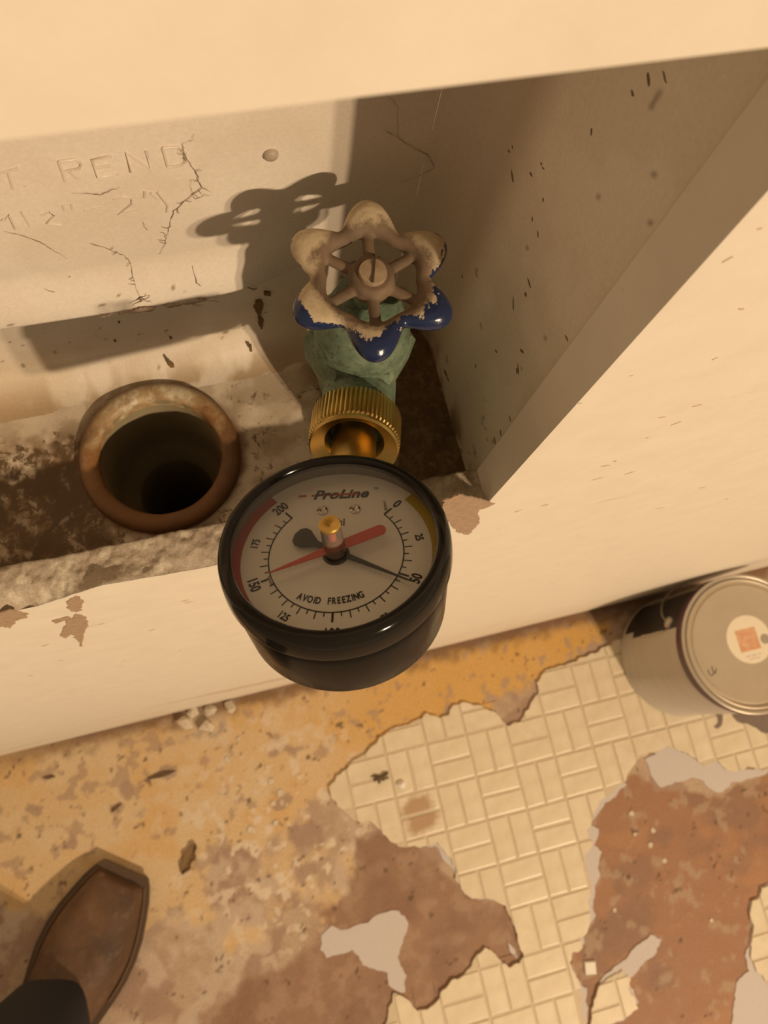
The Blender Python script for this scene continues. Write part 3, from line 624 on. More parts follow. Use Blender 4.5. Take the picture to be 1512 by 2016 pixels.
for r0, r1, z0, z1 in ((.0152, .0166, .9690, .9715), (.0166, .0170, .9715, .9850), (.0170, .0152, .9850, .9880)):
    hx.lathe([(r0, z0), (r1, z1)], VM, 6, None, z0 == .9690, z1 == .9880, math.radians(-72))
hx.build('bonnet_nut', M_PAT, valve)
MB().lathe([(.0146, .9870), (.0142, .9925), (.0120, .9975), (.0110, 1.0020), (.0095, 1.0035), (.0092, 1.0080), (.0070, 1.0092), (.0044, 1.0094), (.0044, 1.0180)], VM, 32, None, True, True).build('bonnet', M_PAT, valve, 35)
# hand wheel: rim with six knobs, six spokes, hub; fused by a voxel remesh into one casting
WZ = 1.0190
def wheel_mesh():
    wv = MB(); n = 144; seg = 14; vs = []; fs = []
    for i in range(n):
        a = 2 * PI * i / n; L = (.5 + .5 * math.cos(6 * (a - math.radians(79)))) ** .8
        R0 = .0139 + .0044 * L; mr = .0021 + .0033 * L; mz = .0019 + .0019 * L
        for k in range(seg):
            t = 2 * PI * k / seg
            rr = R0 + mr * math.cos(t); vs.append((rr * math.cos(a), rr * math.sin(a), mz * math.sin(t) - .0006))
    for i in range(n):
        for k in range(seg):
            a = i * seg + k; b = i * seg + (k + 1) % seg; c = ((i + 1) % n) * seg
            fs.append((a, c + k, c + (k + 1) % seg, b))
    wv.add(vs, fs)
    wv.lathe([(0, .0022), (.0050, .0022), (.0060, .0012), (.0062, -.001), (.0056, -.004), (0, -.004)], None, 24)
    for k in range(6):
        a = math.radians(81 + 60 * k); d = Vector((math.cos(a), math.sin(a), 0))
        wv.tube([d * .003 + Vector((0, 0, -.0006)), d * .007 + Vector((0, 0, -.0008)), d * .012 + Vector((0, 0, -.0008)), d * .0158 + Vector((0, 0, -.0004))], [.0022, .0017, .0016, .0022], 10, False, .8)
    me = bpy.data.meshes.new('tmp'); me.from_pydata([tuple(v) for v in wv.v], [], wv.f)
    bm = bmesh.new(); bm.from_mesh(me); bmesh.ops.recalc_face_normals(bm, faces=bm.faces); bm.to_mesh(me); bm.free()
    o = bpy.data.objects.new('tmp', me); C.objects.link(o)
    r = o.modifiers.new('r', 'REMESH'); r.mode = 'VOXEL'; r.voxel_size = .00042
    s = o.modifiers.new('s', 'SMOOTH'); s.iterations = 5; s.factor = .5
    out = bpy.data.meshes.new_from_object(o.evaluated_get(bpy.context.evaluated_depsgraph_get()))
    bpy.data.objects.remove(o); out.name = 'handwheel'; out.shade_smooth(); return out
def wheel_mat():
    m = Mat('chipped_handle_paint'); a = m.noise(190, 5, .65); b = m.noise(520, 4, .7); g = m.noise(90, 3, .6)
    sep = m.new('ShaderNodeSeparateXYZ'); m.link(m.co(), sep.inputs[0]); X_, Y_, Z_ = sep.outputs
    ge = m.new('ShaderNodeNewGeometry'); sn = m.new('ShaderNodeSeparateXYZ'); m.link(ge.outputs['Normal'], sn.inputs[0])
    r2 = m.math('SQRT', m.math('ADD', m.math('MULTIPLY', X_, X_), m.math('MULTIPLY', Y_, Y_)))
    cream = m.ramp(a, [(.3, (.42, .33, .21)), (.7, (.60, .50, .35))])
    cream = m.mix(m.ramp(b, [(.58, 0), (.7, .6)]), cream, (.36, .26, .16))
    dust = m.ramp(g, [(.3, (.105, .07, .043)), (.7, (.205, .14, .09))])
    inner = m.math('SUBTRACT', m.math('ADD', .0170, m.math('MULTIPLY', m.math('SUBTRACT', a, .5), .010)), r2)
    c = m.mix(m.ramp(m.math('MULTIPLY', inner, 450.0), [(0, 0), (1, 1)]), cream, dust)
    # fresh blue enamel bared on the room side and lower flanks of the rim
    f = m.math('ADD', m.math('MULTIPLY', Y_, -42.0), m.math('MULTIPLY', Z_, -210.0))
    f = m.math('ADD', f, m.math('MULTIPLY', X_, 9.0))
    f = m.math('ADD', f, m.math('MULTIPLY', m.math('SUBTRACT', a, .5), 3.2))
    f = m.math('ADD', f, m.math('MULTIPLY', m.math('SUBTRACT', r2, .0150), 150.0))
    blue = m.ramp(f, [(.44, 0), (.50, 1)])
    dk = m.ramp(m.math('MULTIPLY', Y_, 60.0), [(.0, (.014, .026, .082)), (.5, (.028, .035, .05))])
    c = m.mix(blue, c, dk)
    m.color(c).rough(m.ramp(blue, [(0, .75), (1, .22)])).bump(m.mix(.5, a, b), .25, .0006); return m.m
wh = link('handwheel', wheel_mesh(), valve); wh.location = (0, 0, WZ - ZF); wh.data.materials.append(wheel_mat()); wh['label'] = 'round six-lobed handle, cream paint chipped to blue'
M_SCREW = plain('dusty_screw', (.40, .30, .20), .6, .3, .25, 500, .3)
sp = MB()
sc_z = WZ + .0022
sp.lathe([(.0036, sc_z - .001), (.0038, sc_z + .0006), (.0036, sc_z + .0014), (.0012, sc_z + .0019), (0, sc_z + .0019)], VM, 28)
scr = sp.build('screw', M_SCREW, wh, 40); 
scr.matrix_parent_inverse = Matrix.Translation((0, 0, -(WZ - ZF)))
Ms = VM @ Matrix.Rotation(math.radians(72), 4, 'Z')
sl = MB().box((-.0034, -.00035, sc_z + .0012), (.0034, .00035, sc_z + .00205), Ms).build('slot', plain('slot_dark', (.06, .04, .025), .9), wh); sl.matrix_parent_inverse = scr.matrix_parent_inverse.copy()
# ---------------------------------------------------------------- pressure gauge
gauge = thing('pressure_gauge', GM, 'round black water pressure gauge with white dial screwed onto the valve by a brass nut', 'pressure gauge')
I4 = Matrix.Identity(4)
def gl(name, mb_, mat, parent=gauge, smooth=40): return mb_.build(name, mat, parent, smooth, True)
mcase = Mat('black_case'); mcase.set(Specular_IOR_Level=.05).color((.010, .009, .008)).rough(mcase.ramp(mcase.noise(300, 3), [(.3, .18), (.7, .26)]))
gl('case', MB().lathe([(0, -.0068), (.0262, -.0068), (.0273, -.0072), (.0278, -.0086), (.0277, -.0110), (.0266, -.0262), (.0260, -.0275), (.0246, -.0282), (0, -.0282)], None, 96), mcase.m)
def clear(name, tintc, refl=.08, rough=.05, body=None, amt=0.0):
    m = bpy.data.materials.new(name); m.use_nodes = True; t = m.node_tree; n = t.nodes
    n.remove(n['Principled BSDF']); out = n['Material Output']
    tr = n.new('ShaderNodeBsdfTransparent'); tr.inputs[0].default_value = (*tintc, 1)
    gs = n.new('ShaderNodeBsdfGlossy'); gs.inputs['Roughness'].default_value = rough
    lw = n.new('ShaderNodeFresnel'); lw.inputs[0].default_value = 1.28
    mx = n.new('ShaderNodeMixShader'); t.links.new(lw.outputs[0], mx.inputs[0])
    src = tr.outputs[0]
    if body:
        df = n.new('ShaderNodeBsdfDiffuse'); df.inputs[0].default_value = (*body, 1)
        m2 = n.new('ShaderNodeMixShader'); m2.inputs[0].default_value = amt; t.links.new(tr.outputs[0], m2.inputs[1]); t.links.new(df.outputs[0], m2.inputs[2]); src = m2.outputs[0]
    t.links.new(src, mx.inputs[1]); t.links.new(gs.outputs[0], mx.inputs[2]); t.links.new(mx.outputs[0], out.inputs[0]); return m
gl('bezel', MB().lathe([(.0256, -.0066), (.0279, -.0072), (.0285, -.0070), (.0287, -.0060), (.0286, -.0030), (.0284, -.0012), (.0279, .0002), (.0270, .0010), (.0262, .0013), (.0254, .0011), (.0249, .0003), (.0249, -.0010)], None, 96), clear('smoky_clear_plastic', (.42, .39, .34), .1, .12, (.016, .014, .012), .74))
gl('lens', MB().lathe([(0, .0003), (.0250, .0003)], None, 96), clear('clear_lens', (.90, .88, .84), .05, .03))
gl('lens_wall', MB().lathe([(.0250, .0001), (.0261, -.0053)], None, 96), clear('lens_side_wall', (.45, .43, .40), .05, .2, (.20, .18, .155), .7))
DZ = -.0055
dial = gl('dial', MB().lathe([(0, DZ), (.0264, DZ), (.0264, DZ - .0006)], None, 96), plain('dial_face', (.72, .72, .70), .5, 0, .02, 100))
M_INK = plain('dial_ink', (.010, .010, .011), .6); M_RED = plain('dial_red', (.40, .055, .04), .55, 0, .05); M_YEL = plain('dial_yellow', (.42, .31, .035), .55, 0, .05); M_NAVY = plain('logo_navy', (.012, .012, .03), .6)
def arc(r0, r1, a0, a1, z, n=64):
    m = MB(); vs = []
    for i in range(n + 1):
        a = math.radians(a0 + (a1 - a0) * i / n); vs += [(r0 * math.cos(a), r0 * math.sin(a), z), (r1 * math.cos(a), r1 * math.sin(a), z)]
    f = [(2 * i, 2 * i + 1, 2 * i + 3, 2 * i + 2) if a1 > a0 else (2 * i, 2 * i + 2, 2 * i + 3, 2 * i + 1) for i in range(n)]
    return m.add(vs, f)
gl('red_band', arc(.0237, .0262, 133, 275, DZ + .00006), M_RED, dial, None)
gl('yellow_band', arc(.0237, .0262, -12, 44, DZ + .00006), M_YEL, dial, None)
tk = arc(.0166, .01694, 45 - 270, 45, DZ + .00008, 120)
for i in range(41):
    a = math.radians(45 - 270 * i / 40); r1, hw = (.0194, .00026) if i % 10 == 0 else ((.0189, .00014) if i % 2 == 0 else (.0180, .00014))
    d = Vector((math.cos(a), math.sin(a), 0)); p = Vector((-d.y, d.x, 0)); z = Vector((0, 0, DZ + .0001))
    tk.add([d * .0167 - p * hw + z, d * r1 - p * hw + z, d * r1 + p * hw + z, d * .0167 + p * hw + z], [(0, 1, 2, 3)])
gl('scale_ticks', tk, M_INK, dial, None)
def text(name, body, size, mat, parent, M, sx=1.0, shear=0.0, off=0.0, space=1.0):
    cu = bpy.data.curves.new('tmp', 'FONT'); cu.body = body; cu.size = size; cu.shear = shear; cu.offset = off; cu.space_character = space
    cu.align_x = 'CENTER'; cu.align_y = 'CENTER'; cu.resolution_u = 4
    o = bpy.data.objects.new('tmp', cu); C.objects.link(o)
    me = bpy.data.meshes.new_from_object(o.evaluated_get(bpy.context.evaluated_depsgraph_get())); bpy.data.objects.remove(o)
    me.transform(M @ Matrix.Diagonal((sx, 1, 1, 1))); me.name = name; me.materials.clear(); me.materials.append(mat)
    return link(name, me, parent)
for val in (0, 25, 50, 75, 100, 125, 150, 175, 200):
    a = 45 - 270 * val / 200; big = val % 50 == 0
    r = .0224 if val in (75, 100) else (.0213 if big else .0209)
    rot = a - 90 if (a > 0 or a < -180) else a + 90
    Mt = Matrix.Rotation(math.radians(a), 4, 'Z') @ Matrix.Translation((r, 0, DZ + .0001)) @ Matrix.Rotation(math.radians(rot - a), 4, 'Z')
    text('numeral', str(val), .0036 if big else .0027, M_INK, dial, Mt, .74, 0, .00011 if big else .00008, 1.02)
word = 'AVOID FREEZING'; xs_ = [0, 1.15, 2.3, 3.3, 4.05, 5.2, 6.35, 7.3, 8.35, 9.35, 10.35, 11.2, 12.0, 13.1]
for ch, xp in zip(word, xs_):
    if ch == ' ': continue
    t = (xp - 6.7) / 13.1 * .0151; Rr = .0185; an = t / Rr
    Mt = Matrix.Translation((-.0006 + Rr * math.sin(an), .0048 - Rr * math.cos(an), DZ + .0001)) @ Matrix.Rotation(an, 4, 'Z')
    text('dial_letter', ch, .0026, M_INK, dial, Mt, .66, 0, .00009)
text('logo', 'ProLine', .0041, M_NAVY, dial, Matrix.Translation((.0003, .0191, DZ + .0001)), 1.08, .32, .00013, 1.03)['label'] = 'slanted bold navy brand lettering'
gl('logo_stripe', MB().add([(-.0108, .0188, DZ + .00013), (-.0086, .0188, DZ + .00013), (-.0086, .0194, DZ + .00013), (-.0106, .0194, DZ + .00013), (-.0008, .0188, DZ + .00013), (.0052, .0188, DZ + .00013), (.0050, .0194, DZ + .00013), (-.0006, .0194, DZ + .00013), (-.0074, .0188, DZ + .00009), (-.0008, .0188, DZ + .00009), (-.0008, .0194, DZ + .00009), (-.0072, .0194, DZ + .00009)], [(0, 1, 2, 3), (4, 5, 6, 7), (8, 9, 10, 11)]), M_RED, dial, None)
text('trademark', 'TM', .0010, M_NAVY, dial, Matrix.Translation((.0096, .0206, DZ + .0001)), 1)
text('unit_text', 'psi', .0034, M_INK, dial, Matrix.Translation((.0004, .0098, DZ + .0001)), .8, 0, .00006)
M_CHROME = plain('bright_screw', (.62, .58, .52), .22, 1.0, .05)
for sx_ in (-.0041, .0043):
    s_ = gl('dial_screw', MB().lathe([(.0014, DZ), (.0014, DZ + .0004), (.0009, DZ + .0008), (.0005, DZ + .0005), (0, DZ + .0004)], Matrix.Translation((sx_, .0139, 0)), 24), M_CHROME, dial)
M_PEG = clear('clear_peg', (.7, .66, .6), .1, .1, (.4, .36, .3), .3)
for x_, y_ in ((.0122, .0136), (-.0153, -.0082)):
    gl('stop_pin', MB().tube([(x_, y_, DZ), (x_ - .0002, y_ + .0004, DZ + .0026)], [.0005, .00035], 10), M_PEG, dial)
M_NEED = plain('needle_grey', (.022, .022, .022), .5); M_RNEED = plain('needle_red', (.48, .065, .045), .45, 0, .05)
def poly_z(pts, z, th=.0003): return MB().prism(pts, z, z + th)
ab = math.radians(-27.5); d = Vector((math.cos(ab), math.sin(ab))); p = Vector((-d.y, d.x))
P2 = lambda u, v: ((d * u + p * v).x, (d * u + p * v).y)
bk_ = [P2(.0205, .00012), P2(.0185, .0002), P2(.002, .0008), P2(-.003, .0007), P2(-.0055, .0009), P2(-.0088, .0030), P2(-.0102, .0031), P2(-.0114, .0022), P2(-.0119, .0002), P2(-.0114, -.0018), P2(-.0102, -.0027), P2(-.0088, -.0026), P2(-.0055, -.0009), P2(-.003, -.0007), P2(.002, -.0008), P2(.0185, -.0002), P2(.0205, -.00012)]
gl('pointer', poly_z(bk_[::-1], DZ + .0011), M_NEED, gauge, None)['label'] = 'dark grey pressure pointer with fan-shaped tail'
ab = math.radians(203.5); d = Vector((math.cos(ab), math.sin(ab))); p = Vector((-d.y, d.x))
rd = [P2(.0170, .00012), P2(.0060, .00085), P2(.0, .00135), P2(-.0120, .00155)] + [P2(-.0120 - .00155 * math.sin(t), .00155 * math.cos(t)) for t in np.linspace(.2, PI - .2, 8)] + [P2(-.0120, -.00155), P2(.0, -.00135), P2(.0060, -.00085), P2(.0170, -.00012)]
gl('max_hand', poly_z(rd[::-1], DZ + .0026), M_RNEED, gauge, None)['label'] = 'red maximum-pressure hand'
gl('hub', MB().lathe([(0, DZ + .0010), (.0031, DZ + .0012), (.0031, DZ + .0004), (.0034, DZ)], None, 32), M_NEED)
kb = gl('reset_knob', MB().lathe([(.0027, DZ + .0014), (.0027, -.0008), (.0026, .0012), (.0025, .0060), (.0023, .0064)], None, 40), clear('clear_knob', (.88, .83, .76), .1, .06, (.62, .5, .4), .22))
kb['label'] = 'clear plastic reset knob with brass top'
gl('knob_core', MB().lathe([(0, DZ + .003), (.0016, DZ + .003), (.0016, -.001), (.0009, .0), (.0009, .006), (0, .006)], None, 24), M_RNEED, kb)
mbr = Mat('polished_brass'); mb1 = mbr.noise(180, 4, .6); mbr.color(mbr.mix(mb1, (.47, .33, .10), (.60, .44, .16))).rough(mbr.ramp(mbr.noise(90, 3), [(.3, .26), (.7, .40)])).set(Metallic=1.0); M_BRASS = mbr.m
gl('knob_cap', MB().lathe([(.0026, .0058), (.0027, .0064), (.0024, .0068), (.0012, .0067), (.0003, .0064), (0, .0062)], None, 36), plain('brass_cap', (.60, .38, .10), .38, .8, .1), kb)
# brass shank and knurled hose nut (their shapes run along the outlet line)
def sl_(name, prof, mat, seg, rf=None, caps=(False, False), parent=gauge, smooth=40):
    return MB().lathe(prof, SM, seg, rf, *caps).build(name, mat, parent, smooth)
sl_('shank', [(.0068, .0255), (.0068, .0400), (.0064, .0430), (.0064, .0510)], M_BRASS, 40, None, (True, True))
prof = [(.0082, .0520), (.0083, .0482), (.0088, .0474), (.0117, .0456), (.0127, .0447), (.0132, .0454), (.0131, .0462), (.0128, .0466), (.0134, .0472), (.0135, .0476), (.0135, .0568), (.0131, .0574), (.0112, .0576)]
nut = sl_('hose_nut', prof, M_BRASS, 186, lambda r, i, k: r * (.958 if (8 <= i <= 11 and k % 3 == 0) else 1.0), (False, False), gauge, 22)
nut['label'] = 'knurled brass hose nut'

# ---------------------------------------------------------------- paint can
cx, cy, cr, ch = D['can']
can = thing('paint_can', (cx, cy, .0047), 'gallon metal paint can with a round orange-printed sticker on its lid, standing against the wall', 'paint can')
CM = Matrix.Translation((cx, cy, 0))
msteel = Mat('dull_can_label'); a = msteel.noise(14, 4, .6, (1, 1, 9)); msteel.color(msteel.mix(a, (.46, .41, .35), (.60, .54, .46))).rough(.5)
ztop = ch + .0042
body_p = [(0, .0060), (cr - .003, .0057), (cr - .001, .0048), (cr + .0008, .0078), (cr - .0008, .0105), (cr - .0008, ch - .020)]
MB().lathe(body_p, CM, 72).build('can_body', msteel.m, can, 35)
MB().lathe([(cr - .0008, ch - .020), (cr + .0006, ch - .018), (cr + .0002, ch - .0045), (cr - .0006, ch - .004)], CM, 72).build('purple_drip_band', plain('purple_paint', (.085, .03, .055), .4, 0, .3, 60), can, 40)
M_TIN = plain('tin', (.50, .44, .36), .35, .55, .10, 120)
MB().lathe([(cr - .0006, ch - .004), (cr + .0010, ch - .0025), (cr + .0008, ch), (cr - .001, ch + .0008), (cr - .0035, ch - .0002), (cr - .0046, ch - .003)], CM, 72).build('can_rim', M_TIN, can, 60)
lp = [(cr - .0046, ch - .003), (cr - .0056, ch + .0002), (cr - .0072, ch + .0008), (cr - .0088, ch - .0004), (cr - .0100, ch - .0034), (cr - .0125, ch - .0030), (cr - .0145, ch - .0012), (cr - .0165, ch - .0018), (.012, ch - .0018), (0, ch - .0018)]
mlid = Mat('dusty_lid'); a = mlid.noise(30, 5, .65); b = mlid.noise(260, 4, .7)
mlid.color(mlid.mix(mlid.ramp(b, [(.62, 0), (.72, .45)]), mlid.mix(a, (.44, .365, .275), (.56, .48, .37)), (.33, .25, .17))).rough(.45).set(Metallic=.3)
lid = MB().lathe(lp, CM, 72).build('lid', mlid.m, can, 30)
zl = ch - .0017
MB().lathe([(0, zl + .0003), (.0315, zl + .0003), (.0318, zl)], Matrix.Translation((cx + .0035, cy + .0042, 0)), 40).build('sticker', plain('paper_sticker', (.78, .70, .56), .8, 0, .04), lid)
def sticker_print():
    m = Mat('faded_orange_print'); a = m.noise(110, 5, .6); m.color(m.mix(m.ramp(a, [(.40, .15), (.75, .75)]), (.60, .27, .13), (.76, .58, .41))).rough(.8); return m.m
MP = Matrix.Translation((cx + .0015, cy + .0040, zl)) @ Matrix.Rotation(math.radians(-1), 4, 'Z')
MB().box((-.0148, -.0145, .0003), (.0148, .0145, .00042), MP).build('orange_square', sticker_print(), lid)
gt = MB()
for i, (u0, u1) in enumerate(((-.010, -.004), (-.002, .006), (.008, .012))): gt.box((u0, -.0215, .0003), (u1, -.0205, .0004), MP)
for u0, u1 in ((-.006, .002), (.003, .009)): gt.box((u0, -.0255, .0003), (u1, -.0247, .0004), MP)
gt.build('small_print', plain('faint_print', (.45, .36, .26), .8), lid)
MB().lathe([(0, zl + .0005), (.0066, zl + .0005), (.0068, zl)], Matrix.Translation((cx + .0255, cy - .0006, 0)), 20).build('punched_spot', plain('grey_spot', (.36, .31, .25), .6), lid)
sb = MB()
for st in ([(-.0655, -.0195), (-.0665, -.0235), (-.0650, -.0275), (-.0620, -.0280), (-.0600, -.0250)], [(-.0595, -.0170), (-.0600, -.0215), (-.0590, -.0255)], [(-.0545, -.0210), (-.0580, -.0270)]):
    sb.tube([(cx + x, cy + y, zl) for x, y in st], .0006, 5)
sb.build('pen_mark', plain('pen_ink', (.10, .07, .05), .8), lid)
# dark part of the wrap-round label, on the wall side
dl = MB(); na = 26; a0, a1 = math.radians(112), math.radians(152)
def dlp(u, v):
    a = a0 + (a1 - a0) * u + (math.radians(-9) if False else 0); return (cx + (cr - .0002) * math.cos(a), cy + (cr - .0002) * math.sin(a), .045 + (ch - .0205 - .045) * v)
dl.grid(na, 12, dlp, True)
a2 = math.radians(146)
dl.grid(16, 4, lambda u, v: (cx + (cr - .0002) * math.cos(a0 + (a2 - a0) * u), cy + (cr - .0002) * math.sin(a0 + (a2 - a0) * u), .012 + .033 * v), True)
dl.build('dark_label', plain('black_label', (.018, .014, .012), .35, 0, .3, 80), can, 180)
a_ = math.radians(146); e_ = Vector((cx + cr * math.cos(a_), cy + cr * math.sin(a_), ch - .045)); dr = Vector((math.cos(a_), math.sin(a_), 0))
MB().lathe([(.0085, -.001), (.0080, .0025), (.0055, .0042), (0, .0045)], Matrix.Translation(e_) @ dr.to_track_quat('Z', 'Y').to_matrix().to_4x4(), 20).build('handle_ear', M_TIN, can, 40)
tg = Vector((-dr.y, dr.x, 0))
wire = []
for i in range(25):
    t = i / 24; an = a_ - t * math.radians(150); rad = cr + .0035 + .004 * math.sin(t * PI)
    wire.append((cx + rad * math.cos(an), cy + rad * math.sin(an), ch - .045 - .075 * math.sin(t * PI) ** .7))
MB().tube(wire, .0013, 8).build('wire_handle', M_TIN, can, 60)
MB().tube([(cx + (cr + .0002) * math.cos(math.radians(153)), cy + (cr + .0002) * math.sin(math.radians(153)), ch - z) for z in (.055, .075, .1, .125)], [.0012, .0016, .0013, .0022], 6).build('paint_drip', plain('dried_white_drip', (.55, .48, .38), .5), can, 60)

# ---------------------------------------------------------------- boot and trouser leg
BT = Vector((-.2516, -.1896, 0)); bu = Vector((-.604, -.797, 0)).normalized(); bv = Vector((.797, -.604, 0)).normalized()
BW = lambda u, v, z: BT + bu * u + bv * v + Vector((0, 0, z))
boot = thing('boot', BT + bu * .15, 'worn brown leather square-toed boot standing on the stripped floor', 'boot')
U = [0, .005, .02, .04, .065, .09, .115, .14, .17, .20, .24, .28, .315, .332]
HW = [.0275, .0345, .0415, .0480, .0550, .0585, .0585, .0550, .049, .044, .042, .043, .037, .024]
def sole_poly(off):
    r_ = [(u, h + off) for u, h in zip(U, HW)]
    L = [(-off, -.024)] + [(u - (off if i == 0 else 0), -(h) + (.000)) for i, (u, h) in enumerate(r_)]
    Rr = [(u - (off if i == 0 else 0), h) for i, (u, h) in enumerate(r_)]
    return [(-off * 1.0, -.022)] + L[1:] + [(.332 + off, -.012), (.332 + off, .012)] + Rr[::-1][:-0 or None] + [(-off, .022)]
def bm_outline(off, z0, z1):
    P = sole_poly(off); 
    M_ = Matrix(((bu.x, bv.x, 0, BT.x), (bu.y, bv.y, 0, BT.y), (0, 0, 1, 0), (0, 0, 0, 1)))
    return MB().prism(P, z0, z1, M_)
M_SOLE = plain('dark_sole', (.035, .022, .014), .6, 0, .3, 120)
bm_outline(.0035, .0012, .0125).build('sole', M_SOLE, boot)
mw = plain('stitched_welt', (.085, .05, .028), .55, 0, .35, 300, .3)
bm_outline(.0055, .0125, .0165).build('welt', mw, boot)
def boot_mat():
    m = Mat('worn_brown_leather'); a = m.noise(16, 5, .62); b = m.noise(75, 5, .7); c_ = m.noise(600, 3)
    c = m.ramp(a, [(.3, (.060, .030, .014)), (.5, (.105, .054, .027)), (.72, (.165, .084, .040))])
    c = m.mix(m.ramp(b, [(.52, 0), (.68, .5)]), c, (.18, .115, .07))
    m.color(c).rough(.6).bump(m.mix(.5, b, c_), .25, .001); return m.m
TOPH = [.026, .034, .042, .049, .056, .064, .074, .088, .112, .16, .20, .21, .2, .19]
def upper():
    m = MB(); seg = 36; rings = []
    for i, u in enumerate(U[:9]):
        hw, h = HW[i] - .0035, TOPH[i]
        ring = []
        for k in range(seg):
            t = PI * k / (seg - 1); cs, sn = math.cos(t), math.sin(t); e = 2.7 if i < 6 else 2.3
            vv = math.copysign(abs(cs) ** (2 / e), cs) * hw * (1 - .06 * sn); zz_ = .0155 + (h - .0155) * abs(sn) ** (2 / e)
            uu = u + (.004 + .010 * (zz_ / .04) if i == 0 else 0) + (.004 if i == 1 and zz_ > .03 else 0)
            ring.append(BW(uu, vv, zz_))
        rings.append(ring)
    vs = [p for r in rings for p in r]; fs = []
    for i in range(len(rings) - 1):
        for k in range(seg - 1):
            a = i * seg + k; fs.append((a, a + 1, a + seg + 1, a + seg))
    fs.append(tuple(range(seg))[::-1])
    m.add(vs, fs)
    # shaft and heel: closed rings blending from the instep up to the calf
    sh = []; n2_ = 36
    for z, uc, ru, rv in ((.0155, .245, .090, .043), (.04, .243, .092, .047), (.07, .240, .088, .048), (.10, .238, .078, .047), (.13, .236, .067, .048), (.17, .236, .058, .05), (.22, .236, .058, .053), (.28, .236, .060, .056)):
        sh.append([BW(uc + ru * math.cos(2 * PI * k / n2_), rv * math.sin(2 * PI * k / n2_), z) for k in range(n2_)])
    vs = [p for r in sh for p in r]; fs = []
    for i in range(len(sh) - 1):
        for k in range(n2_): k2 = (k + 1) % n2_; fs.append((i * n2_ + k, i * n2_ + k2, (i + 1) * n2_ + k2, (i + 1) * n2_ + k))
    m.add(vs, fs); return m
up_ = upper().build('upper', boot_mat(), boot, 180)
sub = up_.modifiers.new('subdivision', 'SUBSURF'); sub.levels = 1; sub.render_levels = 2
seam = MB()
for s in (-1, 1):
    pts = []
    for i in range(1, 8): pts.append(BW(U[i] + .002, s * HW[i] * .985, .0185))
    seam.tube(pts, .0009, 6)
seam.build('welt_stitching', plain('stitch_thread', (.20, .12, .06), .7), boot, 60)
leg = thing('trouser_leg', BW(.21, 0, .11), 'dark trouser leg hanging over the brown boot at the corner of the photo', 'trousers')
tr = MB(); rings = []; n2_ = 48
for j, (z, uc, ru, rv) in enumerate(((.095, .205, .086, .064), (.105, .205, .0865, .0645), (.15, .212, .082, .066), (.20, .22, .080, .067), (.30, .23, .078, .068), (.42, .235, .082, .072), (.52, .24, .085, .075))):
    rings.append([BW(uc + (ru + .004 * math.sin(5 * a + j) * (j < 5)) * math.cos(a), (rv + .003 * math.sin(4 * a + 2 * j) * (j < 5)) * math.sin(a), z + .012 * math.cos(a) * (j < 2)) for a in [2 * PI * k / n2_ for k in range(n2_)]])
vs = [p for r in rings for p in r]; fs = []
for i in range(len(rings) - 1):
    for k in range(n2_): k2 = (k + 1) % n2_; fs.append((i * n2_ + k, i * n2_ + k2, (i + 1) * n2_ + k2, (i + 1) * n2_ + k))
tr.add(vs, fs)
to = tr.build('cloth', plain('dark_denim', (.012, .012, .016), .9, 0, .3, 500, .4), leg, 180)
so = to.modifiers.new('thickness', 'SOLIDIFY'); so.thickness = .0018; so.offset = 1
hem = []
MB().tube([r + Vector((0, 0, .001)) for r in rings[0]], .0016, 6, True).build('hem', plain('hem_cloth', (.014, .014, .018), .9), leg, 60)

# ---------------------------------------------------------------- dust strands and litter
M_DUST = plain('dust_strand', (.30, .225, .165), .95, 0, .3, 800)
wlab = ['thick sagging dust strand along the ledge of the back panel', 'short dust strand at the far left of the back panel ledge', 'branching dusty cobweb running down beside the raised letters',
        'small side tuft of cobweb right of the lettering', 'dust thread dropping from the panel onto the thick strand', 'fine dust thread slanting below the raised numbers', 'hooked hair above the panel ledge near the valve shadow',
        'short stray hair below the raised numbers', 'fine thread crossing the raised numbers', 'tiny fibre above the left ledge', 'tiny dark fibre beside the left ledge fibre', 'dust tuft on top of the thick strand', 'dark dust sliver just under the thick strand']
for i, P in enumerate(D['web'] + D['web2']):
    path = []
    for (x0, z0), (x1, z1) in zip(P[:-1], P[1:]):
        for k in range(5):
            t = k / 5; x = x0 + (x1 - x0) * t + random.uniform(-1, 1) * .00022; z = z0 + (z1 - z0) * t + random.uniform(-1, 1) * .00022
            path.append((x, min(Yback(x, z + .002), Yback(x, z)) - .0011, z + .0022) if i in (0, 1, 11) else (x, Yback(x, z) - .0004, z))
    path.append((P[-1][0], Yback(P[-1][0], P[-1][1] + .002) - .0003, P[-1][1] + .0016 * (i in (0, 1, 11))))
    thick = {0: .00075, 2: .00013, 11: .00035, 12: .00030, 6: .00015}.get(i, .00010)
    rad = [thick * (.45 + 1.0 * random.random()) * min(1, .25 + 1.5 * min(j, len(path) - 1 - j) / len(path)) for j in range(len(path))]
    m = MB().tube(path, rad, 5)
    if i in (0, 2, 4, 11):
        for j in range(3, len(path) - 2):
            if random.random() < .62: continue
            p0 = Vector(path[j]); p1 = p0 + Vector((random.uniform(-.0022, .0022), random.uniform(-.0006, .0), random.uniform(-.0022, .0022))); m.tube([p0, (p0 + p1) / 2 + Vector((random.uniform(-.0004, .0004), 0, random.uniform(-.0004, .0004))), p1], [.00009, .00009, .00005], 4)
    o = m.build('cobweb_strand', M_DUST, None, 180)
    lab = wlab[i] if i < len(wlab) else ['cobweb strand in the shaded upper right of the box', 'short fibre off the shaded cobweb strand', 'long thin thread down the shaded box corner'][i - len(wlab)]
    tag(o, lab, 'cobweb')
